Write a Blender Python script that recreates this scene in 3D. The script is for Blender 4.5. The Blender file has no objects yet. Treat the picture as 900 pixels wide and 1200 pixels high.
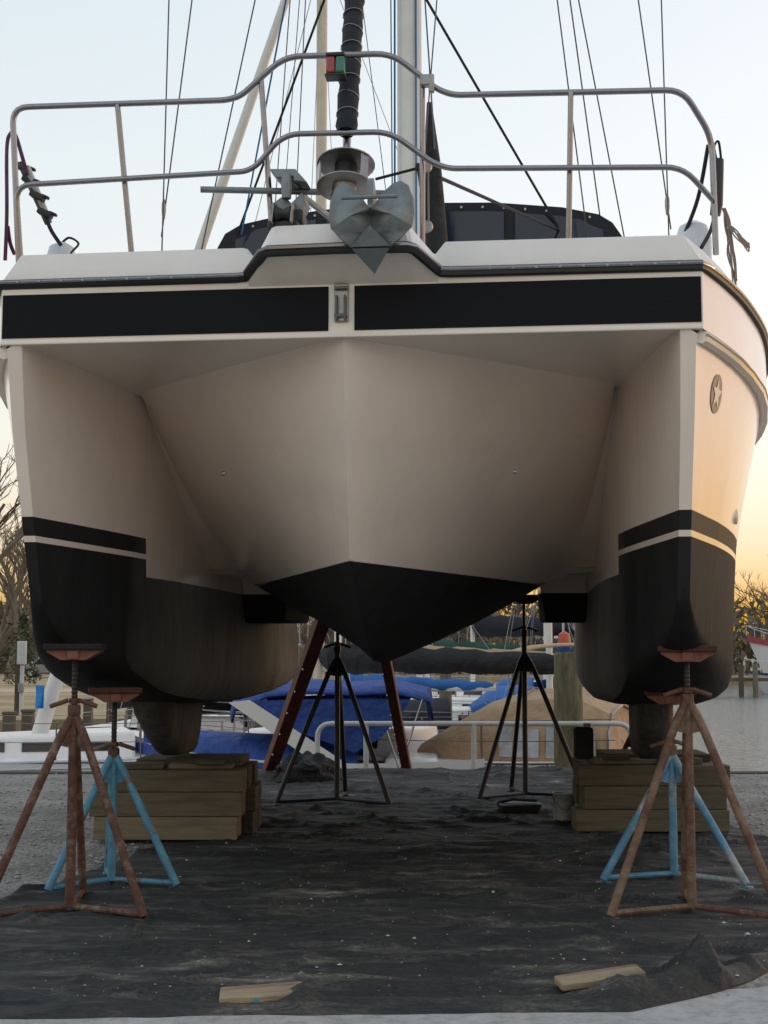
import bpy, bmesh, math, random
from mathutils import Vector, Matrix, Euler, noise

random.seed(7)
R = math.radians
scene = bpy.context.scene
col = scene.collection

# ---------------------------------------------------------------- camera, sky, sun, exposure
FOC = 1600.0                       # focal length in pixels of the 900 x 1200 photograph
EYE = 1.45
PITCH = math.atan(165 / FOC)
cam_data = bpy.data.cameras.new('camera')
cam_data.sensor_fit = 'VERTICAL'
cam_data.sensor_height = 36.0
cam_data.lens = 36.0 * FOC / 1200.0
cam_data.clip_end = 3000
cam = bpy.data.objects.new('camera', cam_data)
col.objects.link(cam)
cam.location = (0, 0, EYE)
cam.rotation_euler = (R(90) + PITCH, 0, 0)
scene.camera = cam

SUN_AZ, SUN_EL = R(64), R(1.2)
world = bpy.data.worlds.new('World')
scene.world = world
world.use_nodes = True
wn, wl = world.node_tree.nodes, world.node_tree.links
bg = wn['Background']
sky = wn.new('ShaderNodeTexSky')
sky.sky_type = 'NISHITA'
sky.sun_disc = False
sky.sun_elevation = SUN_EL
sky.sun_rotation = SUN_AZ
sky.altitude = 0
sky.air_density = 1.0
sky.dust_density = 3.0
sky.ozone_density = 1.0
gam = wn.new('ShaderNodeGamma'); gam.inputs[1].default_value = 0.30      # gamma flattens the sky's range, so it lights the bow side more
hsv = wn.new('ShaderNodeHueSaturation'); hsv.inputs['Saturation'].default_value = 1.45; hsv.inputs['Hue'].default_value = 0.478
wl.new(sky.outputs[0], gam.inputs[0]); wl.new(gam.outputs[0], hsv.inputs['Color']); 
tint = wn.new('ShaderNodeMix'); tint.data_type = 'RGBA'; tint.blend_type = 'MULTIPLY'; tint.inputs[0].default_value = 1; tint.inputs[7].default_value = (1.0, 0.965, 0.99, 1)
wl.new(hsv.outputs[0], tint.inputs[6]); wl.new(tint.outputs[2], bg.inputs[0])
bg.inputs[1].default_value = 0.15

sun_data = bpy.data.lights.new('sun', 'SUN')
sun_data.energy = 0.06
sun_data.angle = R(16)
sun_data.color = (1.0, 0.72, 0.42)
sun = bpy.data.objects.new('sun', sun_data)
col.objects.link(sun)
sdir = Vector((math.sin(SUN_AZ) * math.cos(SUN_EL), math.cos(SUN_AZ) * math.cos(SUN_EL), math.sin(SUN_EL)))
sun.rotation_euler = (-sdir).to_track_quat('-Z', 'Y').to_euler()
sun.location = (20, 30, 20)

scene.view_settings.view_transform = 'Standard'
scene.view_settings.look = 'None'
scene.view_settings.exposure = 2.85
scene.view_settings.gamma = 1.0
scene.cycles.max_bounces = 6
scene.cycles.caustics_reflective = False
scene.cycles.caustics_refractive = False

# ---------------------------------------------------------------- helpers: survey of the place
def ray(px, py):
    u, v = (px - 450) / FOC, (600 - py) / FOC
    c, s = math.cos(PITCH), math.sin(PITCH)
    return Vector((u, c - s * v, s + c * v))
def at(px, py, d):
    r = ray(px, py); return Vector((0, 0, EYE)) + r * (d / r.y)
def gnd(px, py, z=0.0):
    r = ray(px, py); return Vector((0, 0, EYE)) + r * ((z - EYE) / r.z)

YAW = 0.103
ORG = Vector((-0.216, 7.0, 0.0))
AX = Vector((math.cos(YAW), -math.sin(YAW), 0))
AY = Vector((math.sin(YAW), math.cos(YAW), 0))
def loc(px, py, y):                # a point of the catamaran's own frame, y metres aft of the bow
    r = ray(px, py); c = Vector((0, 0, EYE)) - ORG
    q = c + r * ((y - c.dot(AY)) / r.dot(AY))
    return Vector((q.dot(AX), y, q.z))
def to_world(p):
    p = Vector(p); return ORG + AX * p.x + AY * p.y + Vector((0, 0, p.z))

# ---------------------------------------------------------------- helpers: materials
MATS = {}
def pm(name, color, rough=0.6, metal=0.0, var=0.15, vscale=6.0, bump=0.0, bscale=40.0, color2=None, c2scale=5.0, c2thr=0.55, c2w=0.08, coat=0.0, spec=0.5, stretch=None, rough_var=0.0, bdist=0.02):
    m = bpy.data.materials.new(name); m.use_nodes = True
    N, K = m.node_tree.nodes, m.node_tree.links
    b = N['Principled BSDF']
    b.inputs['Roughness'].default_value = rough
    b.inputs['Metallic'].default_value = metal
    b.inputs['Coat Weight'].default_value = coat
    b.inputs['Coat Roughness'].default_value = 0.06
    b.inputs['Specular IOR Level'].default_value = spec
    tc = N.new('ShaderNodeTexCoord')
    vec = tc.outputs['Object']
    if stretch:
        mp = N.new('ShaderNodeMapping'); mp.inputs['Scale'].default_value = stretch
        K.new(vec, mp.inputs[0]); vec = mp.outputs[0]
    nz = N.new('ShaderNodeTexNoise'); nz.inputs['Scale'].default_value = vscale; nz.inputs['Detail'].default_value = 6; nz.inputs['Roughness'].default_value = 0.65
    K.new(vec, nz.inputs['Vector'])
    mr = N.new('ShaderNodeMapRange'); mr.inputs[1].default_value = 0.25; mr.inputs[2].default_value = 0.75
    mr.inputs[3].default_value = 1 - var; mr.inputs[4].default_value = 1 + var
    K.new(nz.outputs[0], mr.inputs[0])
    base = None
    if color2:
        n2 = N.new('ShaderNodeTexNoise'); n2.inputs['Scale'].default_value = c2scale; n2.inputs['Detail'].default_value = 8; n2.inputs['Roughness'].default_value = 0.7
        K.new(vec, n2.inputs['Vector'])
        r2 = N.new('ShaderNodeMapRange'); r2.inputs[1].default_value = c2thr - c2w; r2.inputs[2].default_value = c2thr + c2w
        K.new(n2.outputs[0], r2.inputs[0])
        mx = N.new('ShaderNodeMix'); mx.data_type = 'RGBA'
        mx.inputs[6].default_value = (*color, 1); mx.inputs[7].default_value = (*color2, 1)
        K.new(r2.outputs[0], mx.inputs[0]); base = mx.outputs[2]
    vm = N.new('ShaderNodeMix'); vm.data_type = 'RGBA'; vm.blend_type = 'MULTIPLY'; vm.inputs[0].default_value = 1
    if base: K.new(base, vm.inputs[6])
    else: vm.inputs[6].default_value = (*color, 1)
    K.new(mr.outputs[0], vm.inputs[7])
    if name in ('timber', 'timber_dark', 'post_wood'):
        oi = N.new('ShaderNodeObjectInfo'); rm_ = N.new('ShaderNodeMapRange'); rm_.inputs[3].default_value = 0.6; rm_.inputs[4].default_value = 1.3
        K.new(oi.outputs['Random'], rm_.inputs[0])
        v2 = N.new('ShaderNodeMix'); v2.data_type = 'RGBA'; v2.blend_type = 'MULTIPLY'; v2.inputs[0].default_value = 1
        K.new(vm.outputs[2], v2.inputs[6]); K.new(rm_.outputs[0], v2.inputs[7]); vm = v2
    K.new(vm.outputs[2], b.inputs['Base Color'])
    if rough_var:
        rv = N.new('ShaderNodeMapRange'); rv.inputs[3].default_value = rough - rough_var; rv.inputs[4].default_value = rough + rough_var
        K.new(nz.outputs[0], rv.inputs[0]); K.new(rv.outputs[0], b.inputs['Roughness'])
    if bump:
        nb = N.new('ShaderNodeTexNoise'); nb.inputs['Scale'].default_value = bscale; nb.inputs['Detail'].default_value = 5
        K.new(vec, nb.inputs['Vector'])
        bp = N.new('ShaderNodeBump'); bp.inputs['Strength'].default_value = bump; bp.inputs['Distance'].default_value = bdist
        K.new(nb.outputs[0], bp.inputs['Height']); K.new(bp.outputs[0], b.inputs['Normal'])
    MATS[name] = m
    return m
M = MATS
pm('gelcoat', (0.82, 0.74, 0.66), 0.22, coat=0.3, var=0.05, vscale=2.5)
pm('deck_white', (0.80, 0.765, 0.75), 0.35, var=0.06, vscale=3)
pm('black_band', (0.007, 0.0075, 0.010), 0.65, spec=0.15, var=0.3, vscale=120, bump=0.15, bscale=400)
pm('rubber', (0.02, 0.02, 0.022), 0.5, var=0.2)
pm('steel', (0.27, 0.26, 0.275), 0.25, 1.0, var=0.1, vscale=20)
pm('steel_dull', (0.30, 0.285, 0.265), 0.4, 1.0, var=0.2, vscale=15)
pm('galv', (0.22, 0.245, 0.255), 0.5, 0.55, var=0.2, vscale=18, color2=(0.20, 0.22, 0.23), c2scale=12)
pm('galv_dark', (0.10, 0.12, 0.13), 0.5, 0.3, var=0.2, vscale=18)
pm('mast_paint', (0.66, 0.65, 0.62), 0.35, var=0.07, vscale=5)
pm('mast_cream', (0.60, 0.53, 0.42), 0.4, var=0.1, vscale=5)
pm('navy_canvas', (0.010, 0.012, 0.021), 0.8, var=0.25, vscale=10, bump=0.2, bscale=15)
pm('black_canvas', (0.012, 0.013, 0.016), 0.75, var=0.3, vscale=6, bump=0.9, bscale=5, bdist=0.07)
pm('navy_vinyl', (0.014, 0.02, 0.036), 0.08, var=0.2, vscale=3, bump=0.05, bscale=6)
pm('wire', (0.10, 0.10, 0.105), 0.4, 0.6, var=0.1)
pm('wire_light', (0.3, 0.3, 0.3), 0.35, 0.8, var=0.1)
pm('rope_black', (0.015, 0.015, 0.017), 0.8)
pm('rope_purple', (0.10, 0.02, 0.07), 0.8, color2=(0.02, 0.02, 0.03), c2scale=9)
pm('rope_blue', (0.02, 0.15, 0.35), 0.8)
pm('rope_tan', (0.30, 0.24, 0.20), 0.9)
pm('fender_white', (0.62, 0.66, 0.72), 0.4, var=0.05)
pm('red_lens', (0.30, 0.02, 0.02), 0.15, coat=0.5)
pm('green_lens', (0.01, 0.16, 0.10), 0.15, coat=0.5)
pm('rust', (0.105, 0.046, 0.032), 0.8, var=0.5, vscale=16, color2=(0.21, 0.16, 0.125), c2scale=9, c2thr=0.58, bump=0.4, bscale=60)
pm('screw_dark', (0.03, 0.022, 0.018), 0.6, 0.3, var=0.4, vscale=30)
pm('rust_tan', (0.20, 0.13, 0.085), 0.8, var=0.35, vscale=18, color2=(0.11, 0.05, 0.035), c2scale=7, c2thr=0.5, bump=0.4, bscale=60)
pm('rust_pad', (0.22, 0.085, 0.055), 0.75, var=0.3, vscale=20, color2=(0.10, 0.045, 0.03), c2scale=10, c2thr=0.6)
pm('pad_black', (0.014, 0.013, 0.013), 0.9, var=0.4, vscale=25, bump=0.5, bscale=50)
pm('pad_red', (0.075, 0.03, 0.025), 0.85, var=0.4, vscale=25, bump=0.5, bscale=50)
pm('blue_steel', (0.075, 0.235, 0.35), 0.6, var=0.35, vscale=12, color2=(0.13, 0.10, 0.085), c2scale=9, c2thr=0.585, c2w=0.05, bump=0.25, bscale=50)
pm('blue_white', (0.085, 0.235, 0.36), 0.6, var=0.35, vscale=12, color2=(0.36, 0.36, 0.35), c2scale=4, c2thr=0.55, c2w=0.06, bump=0.25, bscale=50)
pm('black_steel', (0.018, 0.02, 0.028), 0.45, 0.2, var=0.3, vscale=20, color2=(0.25, 0.24, 0.22), c2scale=7, c2thr=0.68, c2w=0.03)
pm('red_oxide', (0.125, 0.035, 0.026), 0.6, var=0.25, vscale=8, color2=(0.06, 0.02, 0.018), c2scale=5, c2thr=0.6, bump=0.2, bscale=30)
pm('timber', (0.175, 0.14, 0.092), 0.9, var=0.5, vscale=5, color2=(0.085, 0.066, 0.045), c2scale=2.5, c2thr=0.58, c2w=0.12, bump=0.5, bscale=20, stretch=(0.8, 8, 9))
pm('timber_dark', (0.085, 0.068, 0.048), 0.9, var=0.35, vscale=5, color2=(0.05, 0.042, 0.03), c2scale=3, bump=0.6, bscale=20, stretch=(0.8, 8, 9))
pm('new_board', (0.34, 0.26, 0.17), 0.8, var=0.3, vscale=5, color2=(0.17, 0.12, 0.075), c2scale=3, bump=0.3, bscale=20, stretch=(0.8, 9, 9))
pm('piling', (0.17, 0.15, 0.09), 0.95, var=0.4, vscale=5, color2=(0.09, 0.10, 0.06), c2scale=3, bump=0.8, bscale=14, stretch=(6, 6, 0.9))
pm('post_wood', (0.12, 0.10, 0.07), 0.95, var=0.3)
pm('white_hull', (0.74, 0.74, 0.73), 0.25, var=0.05, vscale=1.5, coat=0.2)
pm('cream_hull', (0.66, 0.63, 0.56), 0.3, var=0.05, vscale=1.5)
pm('navy_hull', (0.02, 0.04, 0.12), 0.2, var=0.1, coat=0.3)
pm('blue_canvas', (0.012, 0.05, 0.24), 0.7, var=0.35, vscale=4, bump=1.0, bscale=3.5, bdist=0.10)
pm('bright_blue', (0.02, 0.13, 0.42), 0.7, var=0.2, vscale=3, bump=0.4, bscale=5)
pm('green_canvas', (0.012, 0.055, 0.04), 0.8, var=0.3, vscale=3, bump=0.9, bscale=4, bdist=0.07)
pm('tan_canvas', (0.42, 0.28, 0.165), 0.8, var=0.2, vscale=4, bump=1.0, bscale=3.5, bdist=0.08)
pm('clear_vinyl', (0.42, 0.44, 0.50), 0.12, var=0.5, vscale=4, bump=0.15, bscale=5)
pm('window_dark', (0.02, 0.025, 0.035), 0.08, var=0.1)
pm('red_canvas', (0.32, 0.03, 0.03), 0.8, var=0.2)
pm('red_paint', (0.30, 0.045, 0.05), 0.5, var=0.15)
pm('sky_blue', (0.02, 0.22, 0.62), 0.7, var=0.15)
pm('orange_buoy', (0.48, 0.10, 0.05), 0.5)
pm('grey_plastic', (0.20, 0.22, 0.23), 0.5)
pm('light_grey', (0.48, 0.50, 0.52), 0.5)
pm('pail', (0.30, 0.31, 0.31), 0.45, 0.3, var=0.3, vscale=14, color2=(0.12, 0.12, 0.12), c2scale=9, c2thr=0.62)
pm('car_silver', (0.30, 0.30, 0.34), 0.25, 0.5, var=0.05, coat=0.5)
pm('tyre', (0.015, 0.015, 0.016), 0.8)
pm('bark', (0.15, 0.12, 0.09), 0.95, var=0.3, vscale=4)
pm('bark_far', (0.16, 0.13, 0.10), 0.95, var=0.3, vscale=4)
pm('evergreen', (0.045, 0.065, 0.030), 0.9, var=0.4, vscale=2)
pm('bank', (0.44, 0.31, 0.185), 0.95, var=0.2, vscale=0.4, color2=(0.20, 0.18, 0.08), c2scale=0.25, c2thr=0.55, c2w=0.15)
pm('path', (0.50, 0.38, 0.29), 0.95, var=0.15, vscale=1)
pm('concrete', (0.30, 0.29, 0.27), 0.9, var=0.2, vscale=5, bump=0.4, bscale=20)
pm('keel_paint', (0.060, 0.058, 0.053), 0.7, var=0.4, vscale=5, color2=(0.12, 0.115, 0.105), c2scale=3, c2thr=0.52, c2w=0.15, bump=0.3, bscale=20, stretch=(2, 2, 0.6), spec=0.2)
pm('apron', (0.40, 0.395, 0.39), 0.9, var=0.22, vscale=3, color2=(0.30, 0.295, 0.29), c2scale=14, c2thr=0.55, bump=0.35, bscale=90)
pm('stone', (0.30, 0.29, 0.28), 0.9, var=0.45, vscale=9)
pm('flake', (0.45, 0.44, 0.42), 0.8, var=0.2)
pm('emblem_dark', (0.05, 0.045, 0.045), 0.4)
pm('emblem_white', (0.65, 0.63, 0.60), 0.4)
pm('teal_spot', (0.03, 0.28, 0.38), 0.6)

def paint_scheme(name, zone):
    """gelcoat above, black boot top with a white line, black bottom paint; the paint lines are levels on the hull"""
    m = bpy.data.materials.new(name); m.use_nodes = True
    N, K = m.node_tree.nodes, m.node_tree.links
    b = N['Principled BSDF']
    tc = N.new('ShaderNodeTexCoord'); sp = N.new('ShaderNodeSeparateXYZ'); K.new(tc.outputs['Object'], sp.inputs[0])
    def math_(op, a, c, clamp=False):
        n = N.new('ShaderNodeMath'); n.operation = op; n.use_clamp = clamp
        for i, v in enumerate((a, c)):
            if v is None: continue
            if isinstance(v, (int, float)): n.inputs[i].default_value = v
            else: K.new(v, n.inputs[i])
        return n.outputs[0]
    x, y, z = sp.outputs
    ax = math_('ABSOLUTE', x, None)
    low = math_('LESS_THAN', z, 1.94)
    if zone == 'hull':
        # the boot top runs from the bow 1.7 m along the tunnel side, and the whole length outside
        yy = math_('ADD', y, math_('MULTIPLY', z, 0.12))
        front = math_('LESS_THAN', yy, 1.98)
        out = math_('GREATER_THAN', ax, 1.95)
        boot = math_('MULTIPLY', math_('MAXIMUM', front, out), math_('LESS_THAN', z, 2.19))
        line = math_('MULTIPLY', math_('MULTIPLY', math_('GREATER_THAN', z, 2.055), math_('LESS_THAN', z, 2.088)), boot)
        dark = math_('MULTIPLY', math_('MAXIMUM', low, boot), math_('SUBTRACT', 1.0, line))
    else:
        dark = low
        boot = math_('MULTIPLY', low, 0.0)
    nz = N.new('ShaderNodeTexNoise'); nz.inputs['Scale'].default_value = 2.2; nz.inputs['Detail'].default_value = 7
    K.new(tc.outputs['Object'], nz.inputs['Vector'])
    mp = N.new('ShaderNodeMapping'); mp.inputs['Scale'].default_value = (5, 5, 1.2); K.new(tc.outputs['Object'], mp.inputs[0])
    nv = N.new('ShaderNodeTexNoise'); nv.inputs['Scale'].default_value = 1.6; nv.inputs['Detail'].default_value = 6; K.new(mp.outputs[0], nv.inputs['Vector'])
    g = N.new('ShaderNodeMapRange'); g.inputs[1].default_value = 0.3; g.inputs[2].default_value = 0.75
    g.inputs[3].default_value = 1.03; g.inputs[4].default_value = 0.93; K.new(nz.outputs[0], g.inputs[0])
    gc = N.new('ShaderNodeMix'); gc.data_type = 'RGBA'; gc.blend_type = 'MULTIPLY'; gc.inputs[0].default_value = 1
    gc.inputs[6].default_value = (0.85, 0.735, 0.655, 1)
    ms_ = N.new('ShaderNodeMapping'); ms_.inputs['Scale'].default_value = (14, 14, 0.55); K.new(tc.outputs['Object'], ms_.inputs[0])
    ns = N.new('ShaderNodeTexNoise'); ns.inputs['Scale'].default_value = 1.0; ns.inputs['Detail'].default_value = 4; K.new(ms_.outputs[0], ns.inputs['Vector'])
    gs = N.new('ShaderNodeMapRange'); gs.inputs[1].default_value = 0.55; gs.inputs[2].default_value = 0.8; gs.inputs[3].default_value = 1.0; gs.inputs[4].default_value = 0.95; K.new(ns.outputs[0], gs.inputs[0])
    sc_ = N.new('ShaderNodeTexNoise'); sc_.inputs['Scale'].default_value = 7; sc_.inputs['Detail'].default_value = 9; sc_.inputs['Roughness'].default_value = 0.75; K.new(tc.outputs['Object'], sc_.inputs['Vector'])
    gk = N.new('ShaderNodeMapRange'); gk.inputs[1].default_value = 0.64; gk.inputs[2].default_value = 0.74; gk.inputs[3].default_value = 1.0; gk.inputs[4].default_value = 0.91; K.new(sc_.outputs[0], gk.inputs[0])
    K.new(math_('MULTIPLY', math_('MULTIPLY', g.outputs[0], gs.outputs[0]), gk.outputs[0]), gc.inputs[7])
    bc = N.new('ShaderNodeMix'); bc.data_type = 'RGBA'
    bc.inputs[6].default_value = (0.011, 0.0115, 0.013, 1); bc.inputs[7].default_value = (0.032, 0.032, 0.032, 1)
    K.new(nv.outputs[0], bc.inputs[0])
    if zone == 'hull':          # tunnel sides painted paler aft: light through the tunnel put into the colour
        lit_grey = N.new('ShaderNodeMix'); lit_grey.data_type = 'RGBA'; lit_grey.inputs[6].default_value = (0.13, 0.127, 0.12, 1); lit_grey.inputs[7].default_value = (0.32, 0.31, 0.29, 1)
        K.new(nv.outputs[0], lit_grey.inputs[0])
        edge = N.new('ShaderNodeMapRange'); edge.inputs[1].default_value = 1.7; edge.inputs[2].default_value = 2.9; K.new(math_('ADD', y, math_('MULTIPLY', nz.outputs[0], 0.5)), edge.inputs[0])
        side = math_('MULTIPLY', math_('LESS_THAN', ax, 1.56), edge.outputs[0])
        b2 = N.new('ShaderNodeMix'); b2.data_type = 'RGBA'; K.new(side, b2.inputs[0]); K.new(bc.outputs[2], b2.inputs[6]); K.new(lit_grey.outputs[2], b2.inputs[7]); bc = b2
    cm = N.new('ShaderNodeMix'); cm.data_type = 'RGBA'
    K.new(dark, cm.inputs[0]); K.new(gc.outputs[2], cm.inputs[6]); K.new(bc.outputs[2], cm.inputs[7])
    K.new(cm.outputs[2], b.inputs['Base Color'])
    rr = N.new('ShaderNodeMapRange'); rr.inputs[3].default_value = 0.14; rr.inputs[4].default_value = 0.68
    sr = N.new('ShaderNodeMapRange'); sr.inputs[3].default_value = 0.5; sr.inputs[4].default_value = 0.14; K.new(dark, sr.inputs[0]); K.new(sr.outputs[0], b.inputs['Specular IOR Level'])
    bottom = math_('SUBTRACT', dark, math_('MULTIPLY', math_('MULTIPLY', boot, math_('GREATER_THAN', z, 2.06)), 0.25), True)
    K.new(bottom, rr.inputs[0]); K.new(rr.outputs[0], b.inputs['Roughness'])
    bp = N.new('ShaderNodeBump'); bp.inputs['Distance'].default_value = 0.02; bp.inputs['Strength'].default_value = 0.22
    mpw = N.new('ShaderNodeMapping'); mpw.inputs['Scale'].default_value = (2.2, 2.2, 0.5); K.new(tc.outputs['Object'], mpw.inputs[0])
    nw = N.new('ShaderNodeTexNoise'); nw.inputs['Scale'].default_value = 1.5; nw.inputs['Detail'].default_value = 2; K.new(mpw.outputs[0], nw.inputs['Vector'])
    hm = N.new('ShaderNodeMix'); hm.data_type = 'FLOAT'
    K.new(bottom, hm.inputs[0]); K.new(nw.outputs[0], hm.inputs[2]); K.new(nv.outputs[0], hm.inputs[3])
    K.new(hm.outputs[0], bp.inputs['Height']); K.new(bp.outputs[0], b.inputs['Normal'])
    MATS[name] = m
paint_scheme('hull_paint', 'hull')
paint_scheme('nacelle_paint', 'nacelle')

def ground_material():
    m = bpy.data.materials.new('gravel'); m.use_nodes = True
    N, K = m.node_tree.nodes, m.node_tree.links; b = N['Principled BSDF']
    tc = N.new('ShaderNodeTexCoord')
    v = N.new('ShaderNodeTexVoronoi'); v.inputs['Scale'].default_value = 28; K.new(tc.outputs['Object'], v.inputs['Vector'])
    n = N.new('ShaderNodeTexNoise'); n.inputs['Scale'].default_value = 1.3; n.inputs['Detail'].default_value = 9; K.new(tc.outputs['Object'], n.inputs['Vector'])
    cr = N.new('ShaderNodeValToRGB'); cr.color_ramp.elements[0].position = 0.3; cr.color_ramp.elements[0].color = (0.135, 0.125, 0.115, 1)
    cr.color_ramp.elements[1].position = 0.75; cr.color_ramp.elements[1].color = (0.30, 0.285, 0.27, 1)
    K.new(n.outputs[0], cr.inputs[0])
    hs = N.new('ShaderNodeMix'); hs.data_type = 'RGBA'; hs.blend_type = 'MULTIPLY'; hs.inputs[0].default_value = 0.6
    K.new(cr.outputs[0], hs.inputs[6])
    bw = N.new('ShaderNodeRGBToBW'); K.new(v.outputs['Color'], bw.inputs[0])
    mr = N.new('ShaderNodeMapRange'); mr.inputs[3].default_value = 0.55; mr.inputs[4].default_value = 1.5; K.new(bw.outputs[0], mr.inputs[0])
    K.new(mr.outputs[0], hs.inputs[7]); K.new(hs.outputs[2], b.inputs['Base Color'])
    b.inputs['Roughness'].default_value = 0.95
    bp = N.new('ShaderNodeBump'); bp.inputs['Strength'].default_value = 0.8; bp.inputs['Distance'].default_value = 0.02; bp.invert = True
    K.new(v.outputs['Distance'], bp.inputs['Height']); K.new(bp.outputs[0], b.inputs['Normal'])
    MATS['gravel'] = m
ground_material()

def tarp_material():
    m = bpy.data.materials.new('tarp_fabric'); m.use_nodes = True
    N, K = m.node_tree.nodes, m.node_tree.links; b = N['Principled BSDF']
    tc = N.new('ShaderNodeTexCoord')
    mp = N.new('ShaderNodeMapping'); mp.inputs['Scale'].default_value = (0.8, 3.4, 2); K.new(tc.outputs['Object'], mp.inputs[0])
    n = N.new('ShaderNodeTexNoise'); n.inputs['Scale'].default_value = 1.5; n.inputs['Detail'].default_value = 12; n.inputs['Roughness'].default_value = 0.72
    K.new(mp.outputs[0], n.inputs['Vector'])
    cr = N.new('ShaderNodeValToRGB'); e = cr.color_ramp.elements
    e[0].position = 0.36; e[0].color = (0.010, 0.0105, 0.012, 1)
    e[1].position = 0.70; e[1].color = (0.20, 0.182, 0.158, 1)
    e.new(0.52).color = (0.022, 0.0215, 0.021, 1); e.new(0.60).color = (0.060, 0.055, 0.048, 1)
    K.new(n.outputs[0], cr.inputs[0]); K.new(cr.outputs[0], b.inputs['Base Color'])
    fn = N.new('ShaderNodeTexNoise'); fn.inputs['Scale'].default_value = 38; fn.inputs['Detail'].default_value = 8; fn.inputs['Roughness'].default_value = 0.8; K.new(mp.outputs[0], fn.inputs['Vector'])
    fr = N.new('ShaderNodeMapRange'); fr.inputs[1].default_value = 0.35; fr.inputs[2].default_value = 0.68; fr.inputs[3].default_value = 0.25; fr.inputs[4].default_value = 2.4; K.new(fn.outputs[0], fr.inputs[0])
    fm = N.new('ShaderNodeMix'); fm.data_type = 'RGBA'; fm.blend_type = 'MULTIPLY'; fm.inputs[0].default_value = 1; K.new(cr.outputs[0], fm.inputs[6]); K.new(fr.outputs[0], fm.inputs[7]); K.new(fm.outputs[2], b.inputs['Base Color'])
    b.inputs['Roughness'].default_value = 0.8
    m3 = N.new('ShaderNodeMapping'); m3.inputs['Scale'].default_value = (1.0, 2.4, 1); m3.inputs['Rotation'].default_value = (0, 0, 0.15); K.new(tc.outputs['Object'], m3.inputs[0])
    n2 = N.new('ShaderNodeTexNoise'); n2.noise_type = 'RIDGED_MULTIFRACTAL'; n2.inputs['Scale'].default_value = 4.5; n2.inputs['Detail'].default_value = 9; K.new(m3.outputs[0], n2.inputs['Vector'])
    bp = N.new('ShaderNodeBump'); bp.inputs['Strength'].default_value = 0.8; bp.inputs['Distance'].default_value = 0.03
    K.new(n2.outputs[0], bp.inputs['Height']); K.new(bp.outputs[0], b.inputs['Normal'])
    MATS['tarp_fabric'] = m
tarp_material()

def water_material():
    m = bpy.data.materials.new('water'); m.use_nodes = True
    N, K = m.node_tree.nodes, m.node_tree.links; b = N['Principled BSDF']
    b.inputs['Base Color'].default_value = (0.10, 0.12, 0.13, 1); b.inputs['Roughness'].default_value = 0.12
    tc = N.new('ShaderNodeTexCoord')
    mp = N.new('ShaderNodeMapping'); mp.inputs['Scale'].default_value = (1.2, 2.0, 1); K.new(tc.outputs['Object'], mp.inputs[0])
    n = N.new('ShaderNodeTexNoise'); n.inputs['Scale'].default_value = 2.0; n.inputs['Detail'].default_value = 5; K.new(mp.outputs[0], n.inputs['Vector'])
    bp = N.new('ShaderNodeBump'); bp.inputs['Strength'].default_value = 0.7; bp.inputs['Distance'].default_value = 0.18
    K.new(n.outputs[0], bp.inputs['Height']); K.new(bp.outputs[0], b.inputs['Normal'])
    MATS['water'] = m
water_material()

# ---------------------------------------------------------------- helpers: meshes
def tag(o, label=None, cat=None, group=None, kind=None):
    if label: o['label'] = label
    if cat: o['category'] = cat
    if group: o['group'] = group
    if kind: o['kind'] = kind
    return o
def empty(name, location=(0, 0, 0), rz=0.0):
    o = bpy.data.objects.new(name, None); o.empty_display_size = 0.2
    col.objects.link(o); o.location = location; o.rotation_euler = (0, 0, rz)
    return o

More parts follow.
